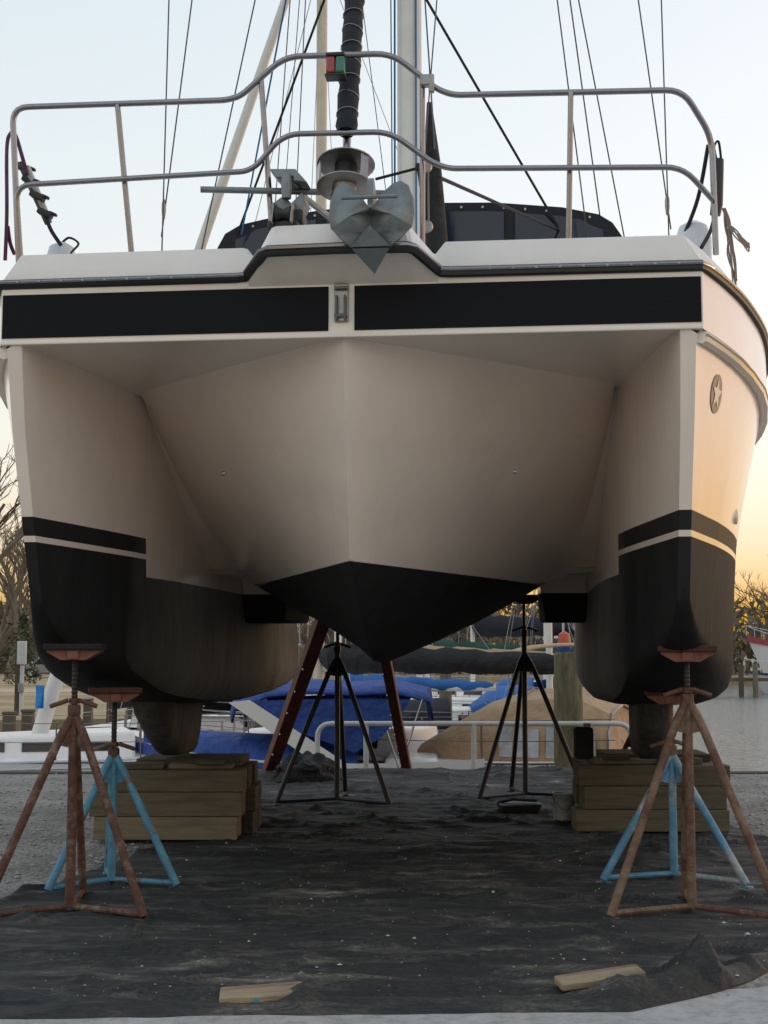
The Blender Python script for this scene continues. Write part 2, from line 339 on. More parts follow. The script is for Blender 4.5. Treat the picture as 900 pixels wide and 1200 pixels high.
class MB:
    def __init__(s): s.v = []; s.f = []
    def add(s, vs, fs):
        n = len(s.v); s.v += [tuple(v) for v in vs]; s.f += [tuple(i + n for i in f) for f in fs]; return s
    def box(s, c, size, rot=None):
        x, y, z = (k / 2 for k in size)
        vs = [Vector((a * x, b * y, d * z)) for a in (-1, 1) for b in (-1, 1) for d in (-1, 1)]
        if rot is not None:
            rm = rot if isinstance(rot, Matrix) else Euler(rot).to_matrix()
            vs = [rm @ v for v in vs]
        c = Vector(c)
        return s.add([v + c for v in vs], [(0, 1, 3, 2), (4, 6, 7, 5), (0, 4, 5, 1), (2, 3, 7, 6), (0, 2, 6, 4), (1, 5, 7, 3)])
    def hexa(s, bottom, top):
        return s.add(list(bottom) + list(top), [(3, 2, 1, 0), (4, 5, 6, 7), (0, 1, 5, 4), (1, 2, 6, 5), (2, 3, 7, 6), (3, 0, 4, 7)])
    def tube(s, pts, r, seg=8, cap=True, flat=1.0):
        pts = [Vector(p) for p in pts]; n = len(pts)
        rs = r if isinstance(r, (list, tuple)) else [r] * n
        prev = None; base = len(s.v); vs = []
        for i, p in enumerate(pts):
            t = (pts[min(i + 1, n - 1)] - pts[max(i - 1, 0)])
            if t.length < 1e-9: t = Vector((0, 0, 1))
            t.normalize()
            if prev is None:
                up = Vector((0, 0, 1)) if abs(t.z) < 0.9 else Vector((1, 0, 0))
                a = t.cross(up).normalized()
            else:
                a = (prev - t * prev.dot(t)).normalized()
            prev = a; b = t.cross(a)
            for k in range(seg):
                th = 2 * math.pi * k / seg
                vs.append(p + a * (rs[i] * math.cos(th) * flat) + b * (rs[i] * math.sin(th)))
        fs = []
        for i in range(n - 1):
            for k in range(seg):
                k2 = (k + 1) % seg
                fs.append((i * seg + k, i * seg + k2, (i + 1) * seg + k2, (i + 1) * seg + k))
        if cap:
            fs.append(tuple(reversed(range(seg)))); fs.append(tuple((n - 1) * seg + k for k in range(seg)))
        return s.add(vs, fs)
    def lathe(s, prof, c=(0, 0, 0), rot=None, seg=16):
        c = Vector(c); vs = []; fs = []
        rm = Euler(rot).to_matrix() if rot is not None and not isinstance(rot, Matrix) else rot
        for (r, z) in prof:
            for k in range(seg):
                th = 2 * math.pi * k / seg
                v = Vector((r * math.cos(th), r * math.sin(th), z))
                if rm: v = rm @ v
                vs.append(v + c)
        m = len(prof)
        for i in range(m - 1):
            for k in range(seg):
                k2 = (k + 1) % seg
                fs.append((i * seg + k, i * seg + k2, (i + 1) * seg + k2, (i + 1) * seg + k))
        fs.append(tuple(reversed(range(seg)))); fs.append(tuple((m - 1) * seg + k for k in range(seg)))
        return s.add(vs, fs)
    def prism(s, poly, off):
        n = len(poly); off = Vector(off); a = [Vector(p) for p in poly]
        vs = a + [p + off for p in a]
        fs = [tuple(reversed(range(n))), tuple(range(n, 2 * n))] + [(i, (i + 1) % n, n + (i + 1) % n, n + i) for i in range(n)]
        return s.add(vs, fs)
    def grid(s, rows):
        nr, nc = len(rows), len(rows[0])
        return s.add([p for r in rows for p in r], [(i * nc + j, i * nc + j + 1, (i + 1) * nc + j + 1, (i + 1) * nc + j) for i in range(nr - 1) for j in range(nc - 1)])
    def mirror(s):
        n = len(s.v); vs = [(-x, y, z) for x, y, z in s.v]; fs = [tuple(reversed(f)) for f in s.f]
        r = MB(); r.v = vs; r.f = fs; return r
    def mesh(s, name, mat, smooth=40, fix=True):
        me = bpy.data.meshes.new(name); me.from_pydata(s.v, [], s.f)
        if fix:
            bm = bmesh.new(); bm.from_mesh(me)
            bmesh.ops.remove_doubles(bm, verts=bm.verts, dist=1e-5)
            bmesh.ops.recalc_face_normals(bm, faces=bm.faces)
            bm.to_mesh(me); bm.free()
        me.materials.append(M[mat] if isinstance(mat, str) else mat)
        if smooth:
            me.polygons.foreach_set('use_smooth', [True] * len(me.polygons))
            me.set_sharp_from_angle(angle=R(smooth))
        me.update(); return me
    def build(s, name, mat, parent=None, smooth=40, bevel=0.0, fix=True):
        o = bpy.data.objects.new(name, s.mesh(name, mat, smooth, fix)); col.objects.link(o)
        if parent: o.parent = parent
        if bevel:
            md = o.modifiers.new('bevel', 'BEVEL'); md.width = bevel; md.segments = 2; md.limit_method = 'ANGLE'; md.angle_limit = R(40)
        return o

def interp(tab, x):
    if x <= tab[0][0]: return tab[0][1]
    for (a, va), (b, vb) in zip(tab, tab[1:]):
        if x <= b: return va + (vb - va) * (x - a) / (b - a)
    return tab[-1][1]
def smooth_path(pts, n=6):
    """rounded corners: Catmull-Rom through the points"""
    P = [Vector(p) for p in pts]; out = []
    for i in range(len(P) - 1):
        p0 = P[max(i - 1, 0)]; p1 = P[i]; p2 = P[i + 1]; p3 = P[min(i + 2, len(P) - 1)]
        for k in range(n):
            t = k / n
            out.append(0.5 * ((2 * p1) + (p2 - p0) * t + (2 * p0 - 5 * p1 + 4 * p2 - p3) * t * t + (3 * p1 - p0 - 3 * p2 + p3) * t ** 3))
    out.append(P[-1]); return out
def fillet(pts, r=0.05, n=4):
    """polyline with each inner corner replaced by a short arc"""
    P = [Vector(p) for p in pts]; out = [P[0]]
    for i in range(1, len(P) - 1):
        a = (P[i - 1] - P[i]); b = (P[i + 1] - P[i]); d = min(r, a.length * 0.45, b.length * 0.45)
        s = P[i] + a.normalized() * d; e = P[i] + b.normalized() * d
        for k in range(n + 1):
            t = k / n; out.append((1 - t) ** 2 * s + 2 * t * (1 - t) * P[i] + t * t * e)
    out.append(P[-1]); return out
def copy_tree(o, parent=None):
    c = o.copy(); col.objects.link(c)
    if parent: c.parent = parent
    for ch in list(o.children):
        if ch is not c: copy_tree(ch, c)
    return c

# ================================================================ THE SETTING
EDGE = 16.7                       # the yard ends at the bulkhead
WATER = -1.15
b = MB()
b.add([(-40, -30, 0), (40, -30, 0), (40, EDGE, 0), (-40, EDGE, 0), (-40, -30, -2.2), (40, -30, -2.2), (40, EDGE, -2.2), (-40, EDGE, -2.2)],
      [(0, 1, 2, 3), (4, 7, 6, 5), (0, 4, 5, 1), (1, 5, 6, 2), (2, 6, 7, 3), (3, 7, 4, 0)])
tag(b.build('ground', 'gravel', smooth=0), kind='structure')
b = MB(); b.add([(-900, EDGE + 0.02, WATER), (900, EDGE + 0.02, WATER), (900, 900, WATER), (-900, 900, WATER)], [(0, 1, 2, 3)])
tag(b.build('water', 'water', smooth=0), kind='structure')

def land(name, mat, outline, z, depth=1.6, bulge=0.0):
    b = MB(); b.prism([(x, y, z - depth) for x, y in outline], (0, 0, depth)); return tag(b.build(name, mat, smooth=0), kind='structure')
land('shore_bank', 'bank', [(-90, 33), (-16, 33), (-6.2, 36), (-5.5, 60), (-9, 108), (-90, 108)], -0.25)
land('far_shore', 'bank', [(-900, 108.2), (40, 112), (120, 118), (900, 150), (900, 1500), (-900, 1500)], -0.5)
b = MB(); b.box((-30, 62, -0.246), (44, 5, 0.02)); tag(b.build('shore_path', 'path', smooth=0), kind='structure')
b = MB()
for i in range(18):
    b.box((-21.5 + i * 2.5, EDGE + 0.06, -0.62), (2.46, 0.1, 1.15))
b.box((0, EDGE + 0.05, -0.015), (46, 0.2, 0.07))
tag(b.build('bulkhead', 'post_wood', smooth=0), 'weathered timber bulkhead along the gravel edge above the water', 'bulkhead')

b = MB(); b.add([(-39, -29, 0.004), (39, -29, 0.004), (39, 6.9, 0.004), (2.6, 6.55, 0.004), (1.6, 6.1, 0.004), (0.8, 5.95, 0.004), (-39, 5.95, 0.004)], [(0, 1, 2, 3, 4, 5, 6)])
tag(b.build('pavement', 'apron', smooth=0), kind='structure')
# loose stones on the gravel
def stones(name, n, spots, mat, lo, hi, parent=None):
    rng = random.Random(11); V = []; F = []
    ico = [(0, 0, 1), (0.9, 0, 0.1), (0.2, 0.85, 0), (-0.8, 0.4, 0.1), (-0.6, -0.7, 0), (0.4, -0.85, 0.1), (0, 0, -0.6)]
    fc = [(0, 1, 2), (0, 2, 3), (0, 3, 4), (0, 4, 5), (0, 5, 1), (6, 2, 1), (6, 3, 2), (6, 4, 3), (6, 5, 4), (6, 1, 5)]
    for i in range(n):
        x, y, z = spots(rng); s = lo + (hi - lo) * rng.random() ** 3; a = rng.random() * 6.3; fl = 0.4 + rng.random() * 0.4
        ca, sa = math.cos(a), math.sin(a); k = len(V)
        for (p, q, t) in ico:
            p *= s * (0.7 + 0.6 * rng.random()); q *= s
            V.append((x + p * ca - q * sa, y + p * sa + q * ca, z + s * 0.25 * fl + t * s * fl))
        F += [tuple(j + k for j in f) for f in fc]
    b = MB(); b.v = V; b.f = F
    return tag(b.build(name, mat, smooth=0, fix=False), kind='stuff')
def gravel_spot(r):
    while True:
        y = 6.6 + 10 * r.random(); x = (r.random() * 2 - 1) * (1.2 + 0.3 * y)
        if (x < -1.3 - 0.9 * max(0, (10 - y) / 3)) or (x > 2.2): return x, y, 0
g = stones('gravel_stones', 9000, gravel_spot, 'stone', 0.005, 0.028)
tag(g, 'loose grey gravel stones scattered over the yard', 'gravel')

# black ground fabric under the boat
def tarp_edge_left(y):  return interp([(5.3, -3.2), (7.6, -2.6), (8.6, -2.1), (10.2, -1.75), (12.5, -1.65), (16.3, -1.5)], y) + 0.10 * noise.noise((y * 1.7, 3, 0))
def tarp_edge_right(y): return interp([(5.3, 2.95), (9, 3.0), (11, 2.85), (13, 2.75), (16.3, 2.9)], y) + 0.10 * noise.noise((y * 1.7, 9, 0))
def tarp_front(x): return interp([(-3.2, 5.55), (-1.4, 5.61), (0.0, 5.66), (1.0, 5.70), (1.18, 5.83), (1.45, 6.03), (1.62, 6.22), (1.8, 6.48), (3.0, 8.4)], x) + 0.035 * noise.noise((x * 1.1, 0, 5)) + 0.02 * noise.noise((x * 5, 0, 8))
_r = random.Random(17); FOLDS = []
for k in range(330):
    y0 = 5.75 + 9.8 * _r.random() ** 1.5; x0 = -2.2 + 4.6 * _r.random(); a = _r.gauss(0, 0.28) if _r.random() < 0.8 else _r.uniform(-1.5, 1.5)
    FOLDS.append((x0, y0, math.cos(a), math.sin(a), _r.uniform(0.12, 0.75), _r.uniform(0.008, 0.036), _r.uniform(0.010, 0.030), _r.uniform(0.025, 0.08), _r.uniform(0, 9)))
BINS = {}
for f_ in FOLDS:
    for k in range(int((f_[1] - 0.9) * 4), int((f_[1] + 0.9) * 4) + 1): BINS.setdefault(k, []).append(f_)
def folds(x, y):
    z = 0.0
    for (x0, y0, c, s_, ln, h, w1, w2, ph) in BINS.get(int(y * 4), ()):
        dx, dy = x - x0, y - y0; u = dx * c + dy * s_
        if abs(u) > ln: continue
        v = -dx * s_ + dy * c + 0.035 * math.sin(u * 5 + ph)
        q = 1 + v / w1 if v < 0 else 1 - v / w2          # steep towards the front, long slope behind
        if q > 0: z = max(z, h * q * (1 - (u / ln) ** 2))
    return z
def tarp_z(x, y):
    w = noise.noise((x * 0.45 + 0.3 * noise.noise((x, y, 6)), y * 2.6, 0.0)); w2 = noise.noise((x * 0.9 + 5, y * 4.2 + 0.6 * x, 1.3)); w3 = noise.noise((x * 4.3, y * 9.0, 4.1))
    w4 = noise.noise((x * 1.3 + y * 0.9, y * 1.9 - x * 0.8, 8.8))
    z = 0.008 + (1 - abs(w)) ** 8 * 0.016 + (1 - abs(w2)) ** 12 * 0.012 + (1 - abs(w4)) ** 14 * 0.035 * max(0, min(1, 0.5 + 1.5 * noise.noise((x * 0.8, y * 0.8, 2)))) + 0.003 * w3 + folds(x, y)
    s = y - tarp_front(x)
    if s < 0.5:
        z = z * min(1, s / 0.10 + 0.25) + 0.024 * math.exp(-((s - 0.10) / 0.06) ** 2) * (0.6 + 0.7 * noise.noise((x * 2.3, 7, 7)))
    if y > 15: z += 0.16 * math.exp(-((y - 16.0) / 0.35) ** 2) * (0.6 + 0.7 * noise.noise((x * 1.6, 2, 9)))
    for (bx, by, bw, bh) in ((-0.335, 5.80, 0.09, 0.055), (0.98, 5.87, 0.13, 0.06)):       # fabric turned up over the ends of the two boards
        if abs(x - bx) < 0.3 and abs(y - by) < 0.2: z += bh * max(0, 1 - abs(x - bx) / bw) * max(0, 1 - ((y - by) / 0.11) ** 2)
    if 0.5 < x < 2.2 and y < 7.2:
        # the peaked fold by the near right stand, and the thick roll along the edge below it
        dx, dy = x - 1.385, y - 6.14
        q = min(1 + dx / 0.13 - 0.25 * dy, 1 - dx / 0.09 - 0.5 * dy / 0.2, 1 + dy / 0.09 + 0.35 * dx / 0.1, 1 - dy / 0.34 + 0.2 * dx / 0.1)
        z += 0.165 * max(0, q) ** 0.8 + (0.03 * max(0, 1 - abs(dx + 0.1 + 0.4 * dy) / 0.03) * max(0, 1 - abs(dy) / 0.25))
        z += 0.075 * math.exp(-((x - 1.25) / 0.30) ** 2) * math.exp(-((s - 0.13) / 0.08) ** 2) * (1 + 0.5 * noise.noise((x * 9, y * 9, 3)))
    return max(z, 0.006)
NX, NY = 300, 380
rows = []
for j in range(NY + 1):
    t = j / NY; row = []
    yy = 5.6 + (16.45 - 5.6) * t ** 1.35
    l, r = tarp_edge_left(yy), tarp_edge_right(yy)
    for i in range(NX + 1):
        x = l + (r - l) * i / NX; yf = tarp_front(x)
        y = yf + (16.45 - yf) * t ** 1.35
        e = min(i, NX - i, j, NY - j)
        row.append((x, y, tarp_z(x, y) * min(1, e / 3) + 0.005))
    rows.append(row)
b = MB(); b.grid(rows)
tarp = b.build('ground_tarp', 'tarp_fabric', smooth=180, fix=False)
tag(tarp, 'wrinkled black ground fabric spread under the catamaran', 'tarp')
def flake_spot(r):
    y = 6.2 + 9 * r.random() ** 1.5; x = -1.4 + 3.6 * r.random(); return x, y, tarp_z(x, y) + 0.008
tag(stones('paint_flakes', 80, flake_spot, 'flake', 0.005, 0.018), 'pale paint flakes and chips lying on the black ground fabric', 'debris')
def dust_spot(r):
    y = 5.8 + 10 * r.random() ** 1.3; x = -1.6 + 3.9 * r.random(); return x, y, tarp_z(x, y) + 0.004
tag(stones('grit', 2200, dust_spot, 'stone', 0.002, 0.009), 'small grey grit scattered on the black ground fabric', 'debris')

# ================================================================ THE CATAMARAN
cat = empty('catamaran', ORG, -YAW)
tag(cat, 'white catamaran with black bottom paint propped on jack stands, seen bow on', 'catamaran')
LEN = 7.2
SHEER = [(0, 1.85), (0.35, 2.01), (0.85, 2.20), (1.6, 2.42), (2.5, 2.59), (3.5, 2.69), (5, 2.73), (6.2, 2.71), (7.2, 2.64)]
XI = [(0, 1.735), (0.7, 1.63), (1.5, 1.53), (3, 1.46), (9.3, 1.46)]
XO = [(0, 1.80), (0.35, 1.91), (0.85, 2.06), (1.6, 2.24), (2.5, 2.39), (3.5, 2.47), (5, 2.51), (9.3, 2.45)]
ZB = [(0, 1.72), (0.12, 1.60), (0.35, 1.47), (0.75, 1.36), (1.3, 1.24), (2.0, 1.15), (3.2, 1.06), (5.5, 1.02), (7.2, 1.10)]
def dense(tab):
    return [(p.x, p.y) for p in smooth_path([(a, c, 0) for a, c in tab], 5)]
SHEER, XO, XI, ZB = dense(SHEER), dense(XO), dense(XI), dense(ZB)
def stem_y(z): return interp([(1.0, 0.45), (1.72, 0.42), (2.17, 0.25), (2.6, 0.10), (3.09, 0.0), (4, 0)], z)
def outer_x(yn, z):
    k = interp(SHEER, yn) - 0.035; w = interp(XO, yn)
    if z <= 2.17:
        c = min(1, yn / 2.2); return w - (2.17 - z) * 0.035 * c
    t = (z - 2.17) / (3.07 - 2.17); return w + (k - w) * t ** 1.25
def hull_section(yn):
    zb = interp(ZB, yn); xi = interp(XI, yn); c = min(1, yn / 1.6)
    xo = lambda z: outer_x(yn, z)
    P = []
    for z in (3.12, 2.85, 2.6, 2.4, 2.2, 2.0, 1.9):
        P.append((xi - 0.01 * (3.12 - z) * c, z))
    zc = min(zb + 0.03 + 0.20 * c, 1.78); xc = xi - 0.03 * c
    P.append((xc, (1.9 + zc) / 2)); P.append((xc, zc))
    P.append((xc + 0.035 * c, zb + 0.02 + 0.085 * c)); P.append((xc + 0.10 * c, zb + 0.012 + 0.028 * c))
    mid = (xc + xo(zb)) / 2
    P.append((xc + 0.22 * c + 0.004, zb + 0.008)); P.append((mid, zb)); P.append((xo(zb) - 0.22 * c - 0.004, zb + 0.012))
    P.append((xo(zb) - 0.10 * c, zb + 0.02 + 0.03 * c)); P.append((xo(zb) - 0.03 * c, zb + 0.025 + 0.085 * c)); P.append((xo(zb + 0.3 * c), zb + 0.04 + 0.18 * c))
    z0 = zb + 0.04 + 0.18 * c
    for z in (max(1.9, z0 + 0.02), 2.05, 2.17, 2.4, 2.65, 2.9, 3.07):
        P.append((xo(z), z))
    return P
TS = [0, 0.008, 0.02, 0.04, 0.065, 0.095, 0.13, 0.17, 0.22, 0.28, 0.36, 0.46, 0.58, 0.72, 0.86, 1.0]
rows = []
for t in TS:
    yn = LEN * t
    rows.append([(x, stem_y(z) + (LEN - stem_y(z)) * t, z) for x, z in hull_section(yn)])
hb = MB(); hb.grid(rows)
nc = len(rows[0])
hb.f.append(tuple(range(nc))); hb.f.append(tuple(len(TS) * nc - 1 - k for k in range(nc)))
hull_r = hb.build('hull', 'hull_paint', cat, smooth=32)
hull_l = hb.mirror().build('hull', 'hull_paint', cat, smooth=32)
def outer_point(y, z, off=0.0):
    yn = (y - stem_y(z)) / (LEN - stem_y(z)) * LEN
    return Vector((outer_x(yn, z) + off, y, z))
# fin keels
def keel(sx):
    b = MB(); rows = []
    for z, y0, y1, w in ((1.20, 2.9, 4.75, 0.13), (1.0, 3.0, 4.7, 0.128), (0.8, 3.35, 4.6, 0.12), (0.68, 3.60, 4.5, 0.105), (0.648, 3.70, 4.45, 0.075)):
        x = 1.86; ring = []
        for (u, k) in ((0, 0.10), (0.012, 0.5), (0.04, 0.85), (0.12, 1), (0.6, 1), (0.9, 0.5), (1, 0.08)):
            ring.append((x + w * k, y0 + (y1 - y0) * u, z))
        for (u, k) in ((1, 0.08), (0.9, 0.5), (0.6, 1), (0.12, 1), (0.04, 0.85), (0.012, 0.5), (0, 0.10)):
            ring.append((x - w * k, y0 + (y1 - y0) * u, z))
        ring.append(ring[0]); rows.append(ring)
    b.grid(rows); b.f.append(tuple(range(len(rows) * 15 - 15, len(rows) * 15 - 1)))
    if sx < 0: b = b.mirror()
    return b.build('keel', 'keel_paint', cat, smooth=50)
keel(1); keel(-1)
# centre nacelle: wedge bow between the hulls, black vee bottom
top = [(0, 0.03, 3.12), (0.40, 0.36, 3.12), (0.80, 0.72, 3.12), (1.15, 1.05, 3.12), (1.38, 1.27, 3.12), (1.50, 1.42, 3.12)]
bot = [(0, 0.30, 1.945), (0.30, 1.05, 1.945), (0.58, 1.75, 1.945), (0.83, 2.38, 1.945), (1.00, 2.82, 1.945), (1.10, 3.15, 1.965)]
rows = []
for k in range(11):
    t = k / 10; row = []
    for a, c in zip(top, bot):
        a, c = Vector(a), Vector(c); p = a.lerp(c, t); bul = 0.05 * math.sin(math.pi * t) * (a.x / 1.5)
        row.append((p.x + bul, p.y - bul, p.z))
    # fillet into the hull side
    e = Vector(row[-1]); hy = 1.62 + (3.35 - 1.62) * t ** 1.3; hx = interp(XI, hy) + 0.035; hz = 3.12 - (3.12 - 2.06) * t
    m = Vector(((e.x * 0.62 + hx * 0.38), (e.y * 0.35 + hy * 0.65), (e.z + hz) / 2 + 0.02))
    row += [tuple(m), (hx, hy, hz)]
    rows.append(row)
nb = MB(); nb.grid(rows)
n2 = nb.mirror(); nb.add(n2.v, n2.f)
kl = [(0.30, 1.945), (0.55, 1.80), (1.0, 1.565), (1.5, 1.40), (2.2, 1.38), (3.2, 1.42), (5.5, 1.66), (7.15, 1.88)]
cl = [(0, 0.30), (0.12, 0.60), (0.30, 1.05), (0.58, 1.75), (0.83, 2.38), (1.10, 3.15), (0.98, 5.5), (0.90, 7.15)]
rows = []
for (ky, kz), (cx, cy) in zip(kl, cl):
    cz = 1.945 if cy < 3 else interp([(3, 1.965), (7.15, 2.03)], cy)
    k = Vector((0, ky, kz)); c = Vector((cx, cy, cz))
    rows.append([tuple(k.lerp(c, u) + Vector((0, 0, -0.035 * math.sin(math.pi * u) * min(1, cx)))) for u in (0, 0.25, 0.5, 0.75, 1)])
vb = MB(); vb.grid(rows); n2 = vb.mirror(); vb.add(n2.v, n2.f); nb.add(vb.v, vb.f)
nac = nb.build('nacelle', 'nacelle_paint', cat, smooth=28)
# tunnel roof and transom
b = MB(); b.add([(-1.55, 3.2, 2.075), (1.55, 3.2, 2.075), (1.55, 7.18, 2.11), (-1.55, 7.18, 2.11)], [(0, 1, 2, 3)])
b.add([(-2.6, 7.19, 2.1), (2.6, 7.19, 2.1), (2.6, 7.19, 3.42), (-2.6, 7.19, 3.42)], [(0, 1, 2, 3)])
b.build('tunnel_roof', 'nacelle_paint', cat, smooth=0)
b = MB(); b.box((0, 1.02, 3.107), (3.54, 1.98, 0.022)); b.build('soffit', 'gelcoat', cat, smooth=0)
# board cases under the bridge deck
for sx in (-1, 1):
    b = MB(); b.hexa([(sx * x, y, z) for x, y, z in ((1.10, 4.5, 1.70), (1.44, 4.5, 1.70), (1.44, 5.6, 1.72), (1.06, 5.6, 1.72))],
                     [(sx * x, y, z) for x, y, z in ((1.04, 4.35, 2.12), (1.46, 4.35, 2.12), (1.46, 5.8, 2.13), (1.04, 5.8, 2.13))])
    b.build('board_case', 'nacelle_paint', cat, bevel=0.03)

# fascia, bands, deck
def path_outer(dx=0.0, z_up=0.0, dy=0.0):
    side = [(x - dx, y + dy * (1 - min(1, y / 0.5)), 3.41 + z_up) for y, x in SHEER]
    front = [(1.3, -0.005 + dy, 3.41 + z_up), (0.57, -0.01 + dy, 3.41 + z_up), (0.515, -0.015 + dy, 3.412 + z_up), (0.50, -0.02 + dy, 3.42 + z_up), (0.385, -0.19 + dy, 3.485 + z_up), (0.36, -0.20 + dy, 3.492 + z_up), (0.0, -0.205 + dy, 3.495 + z_up)]
    right = list(reversed(side)) + front
    left = [(-x, y, z) for x, y, z in reversed(right[:-1])]
    return right + left
pa = path_outer()
low = [((x, max(y, 0) if abs(x) < 1.84 else y, 3.372) if (abs(x) < 1.86 and y < 0.01) else (x, y, 3.372)) for x, y, z in pa]
low = [(x, 0.0 if (y < 0.01) else y, z) for x, y, z in low]
base = [(x, y, 3.088) for x, y, z in low]
b = MB(); b.grid([pa, low, base]); b.build('fascia', 'gelcoat', cat, smooth=30)
b = MB(); b.box((0, 0.012, 3.098), (3.70, 0.05, 0.022)); b.build('lip', 'gelcoat', cat, smooth=0, bevel=0.006)
for x0, x1 in ((-1.842, -0.075), (0.062, 1.842)):
    b = MB(); b.box(((x0 + x1) / 2, -0.002, 3.243), (x1 - x0, 0.008, 0.236)); b.build('band', 'black_band', cat, smooth=0)
def rim(k):
    out = []
    for (x, y, z) in pa:
        s = 1 if x > 0 else -1
        ctr = abs(x) < 0.45
        zt = 0.155 if not ctr else 0.125
        dip = -0.07 if 0.45 < abs(x) < 0.54 else 0
        out.append((x - s * (0.085 if abs(x) > 1.5 else (0.03 if 0.3 < abs(x) < 0.6 else 0)) * k, y + (0.045 if y < 0.9 else 0.02) * k, z + 0.03 + (zt + dip) * k))
    return out
r0, r1 = rim(0), rim(1)
r2 = [(x * 0.98, y + (0.06 if y < 0.5 else 0), z + 0.012) for x, y, z in r1]
r3 = [(x * 0.96, y + (0.2 if y < 0.5 else 0), z - 0.06) for x, y, z in r2]
b = MB(); b.grid([pa, r0, r1, r2, r3]); b.f.append(tuple(range(len(b.v) - len(pa), len(b.v))))
b.build('deck', 'deck_white', cat, smooth=20)
def offset(path, d, dz=0.0):
    out = []
    for i, p in enumerate(path):
        a = Vector(path[max(i - 1, 0)]); c = Vector(path[min(i + 1, len(path) - 1)]); t = (c - a); n = Vector((t.y, -t.x, 0)).normalized()
        n = -n if n.dot(Vector((p[0], p[1] - 4, 0))) < 0 else n
        out.append(Vector(p) + n * d + Vector((0, 0, dz)))
    return out
b = MB(); b.tube(offset(pa, 0.006, 0.008), 0.030, 8, flat=0.7); rub = b.build('rub_rail', 'rubber', cat)
b = MB(); b.tube(offset(pa, 0.024, 0.016), 0.012, 8); b.build('rub_strip', 'steel', rub)
scm = MB().box((0, 0, 0), (0.014, 0.006, 0.012)).mesh('screw', 'steel_dull', 0)
for i in range(30):
    x = -1.75 + i * 0.12
    if abs(x) > 0.55:
        o = bpy.data.objects.new('screw', scm); col.objects.link(o); o.parent = rub; o.location = (x, -0.040, 3.426)
for sx in (-1, 1):
    kn = [(sx * (interp(SHEER, y) - 0.02), y, 3.055) for y in (0.03, 0.12, 0.3, 0.6, 1, 1.5, 2, 2.6, 3.2, 4, 5, 6.2, 7.15)]
    b = MB(); b.tube(kn, 0.035, 8); b.build('strake', 'gelcoat', cat)
    b = MB(); b.tube(offset(kn, 0.030, 0.005), 0.010, 6); b.build('strake_strip', 'steel_dull', cat)
    b = MB(); b.tube([(sx * 1.42, 0.043, 3.487), (sx * 0.98, 0.043, 3.487)], 0.011, 6, flat=0.5); b.build('scupper', 'galv', cat)
# bow fitting between the bands
f = empty('bow_fitting'); f.parent = cat
b = MB(); b.box((-0.006, -0.012, 3.27), (0.075, 0.014, 0.20)); b.build('plate', 'steel_dull', f, bevel=0.004)
for dx in (-0.022, 0.022):
    b = MB(); b.box((-0.006 + dx, -0.03, 3.24), (0.012, 0.03, 0.13)); b.build('cheek', 'galv_dark', f, bevel=0.003)
for zz in (3.345, 3.20):
    b = MB(); b.tube([(-0.04, -0.035, zz), (0.028, -0.035, zz)], 0.009, 8); b.build('pin', 'steel', f)
# small drain fittings on the nacelle
for px, py, y in ((262, 555, 0.95), (604, 553, 0.75)):
    p = loc(px, py, y)
    b = MB(); b.lathe([(0.014, 0), (0.014, 0.012), (0.008, 0.016)], (0, 0, 0), (R(90), 0, 0), 10)
    for v in range(len(b.v)): b.v[v] = tuple(Vector(b.v[v]) + p)
    b.build('drain', 'steel', cat)
# through-hull and emblem on the starboard topside
def disc_on_side(yc, zc, rad, off, star=False):
    pts = []; n = 10 if star else 28
    for k in range(n):
        a = 2 * math.pi * k / n + math.pi / 2; r = rad * ((1 if k % 2 == 0 else 0.42) if star else 1)
        pts.append(outer_point(yc + r * math.cos(a), zc + r * math.sin(a), off))
    c = outer_point(yc, zc, off); bb = MB(); n = len(pts)
    bb.add([c] + pts, [(0, 1 + k, 1 + (k + 1) % n) for k in range(n)]); return bb
em = disc_on_side(0.42, 2.83, 0.105, 0.005).build('emblem', 'emblem_dark', cat, smooth=0)
disc_on_side(0.42, 2.83, 0.088, 0.008, True).build('star', 'emblem_white', em, smooth=0)
p = outer_point(1.75, 2.30, 0.0)
b = MB(); b.lathe([(0.05, -0.01), (0.05, 0.006), (0.03, 0.012)], p, (0, R(90), 0), 14); b.build('through_hull', 'gelcoat', cat)

# pulpit
def mir(pts): return pts + [(-x, y, z) for x, y, z in reversed(pts)]
topr = [(1.945, 0.16, 3.52), (1.935, 0.14, 4.15), (1.78, 0.04, 4.37), (0.585, 0.02, 4.385), (0.50, 0.02, 4.42), (0.26, 0.0, 4.62), (-0.32, 0.0, 4.63), (-0.56, 0.02, 4.43), (-0.64, 0.02, 4.41), (-1.83, 0.02, 4.42), (-1.80, 0.10, 3.57)]
lowr = [(1.935, 0.13, 3.80), (1.77, 0.04, 3.955), (0.56, 0.02, 3.985), (0.47, 0.02, 4.02), (0.25, 0.0, 4.19), (-0.32, 0.0, 4.20), (-0.47, 0.02, 4.04), (-0.53, 0.02, 4.01), (-1.81, 0.05, 3.99), (-1.79, 0.10, 3.58)]
pul = empty('pulpit'); pul.parent = cat
b = MB(); b.tube(fillet(topr, 0.09, 5), 0.0165, 10); b.build('top_rail', 'steel', pul)
b = MB(); b.tube(fillet(lowr, 0.09, 5), 0.0155, 10); b.build('lower_rail', 'steel', pul)
for (x0, x1, zt) in ((-1.24, -1.17, 4.412), (1.20, 1.18, 4.376), (-0.45, -0.39, 4.525), (0.42, 0.41, 4.49)):
    b = MB(); b.tube([(x1, 0.12, 3.56), (x0, 0.02, zt)], 0.0155, 10); b.lathe([(0.035, 0), (0.035, 0.012), (0.02, 0.02)], (x1, 0.12, 3.565), None, 12); b.build('stanchion', 'steel', pul)
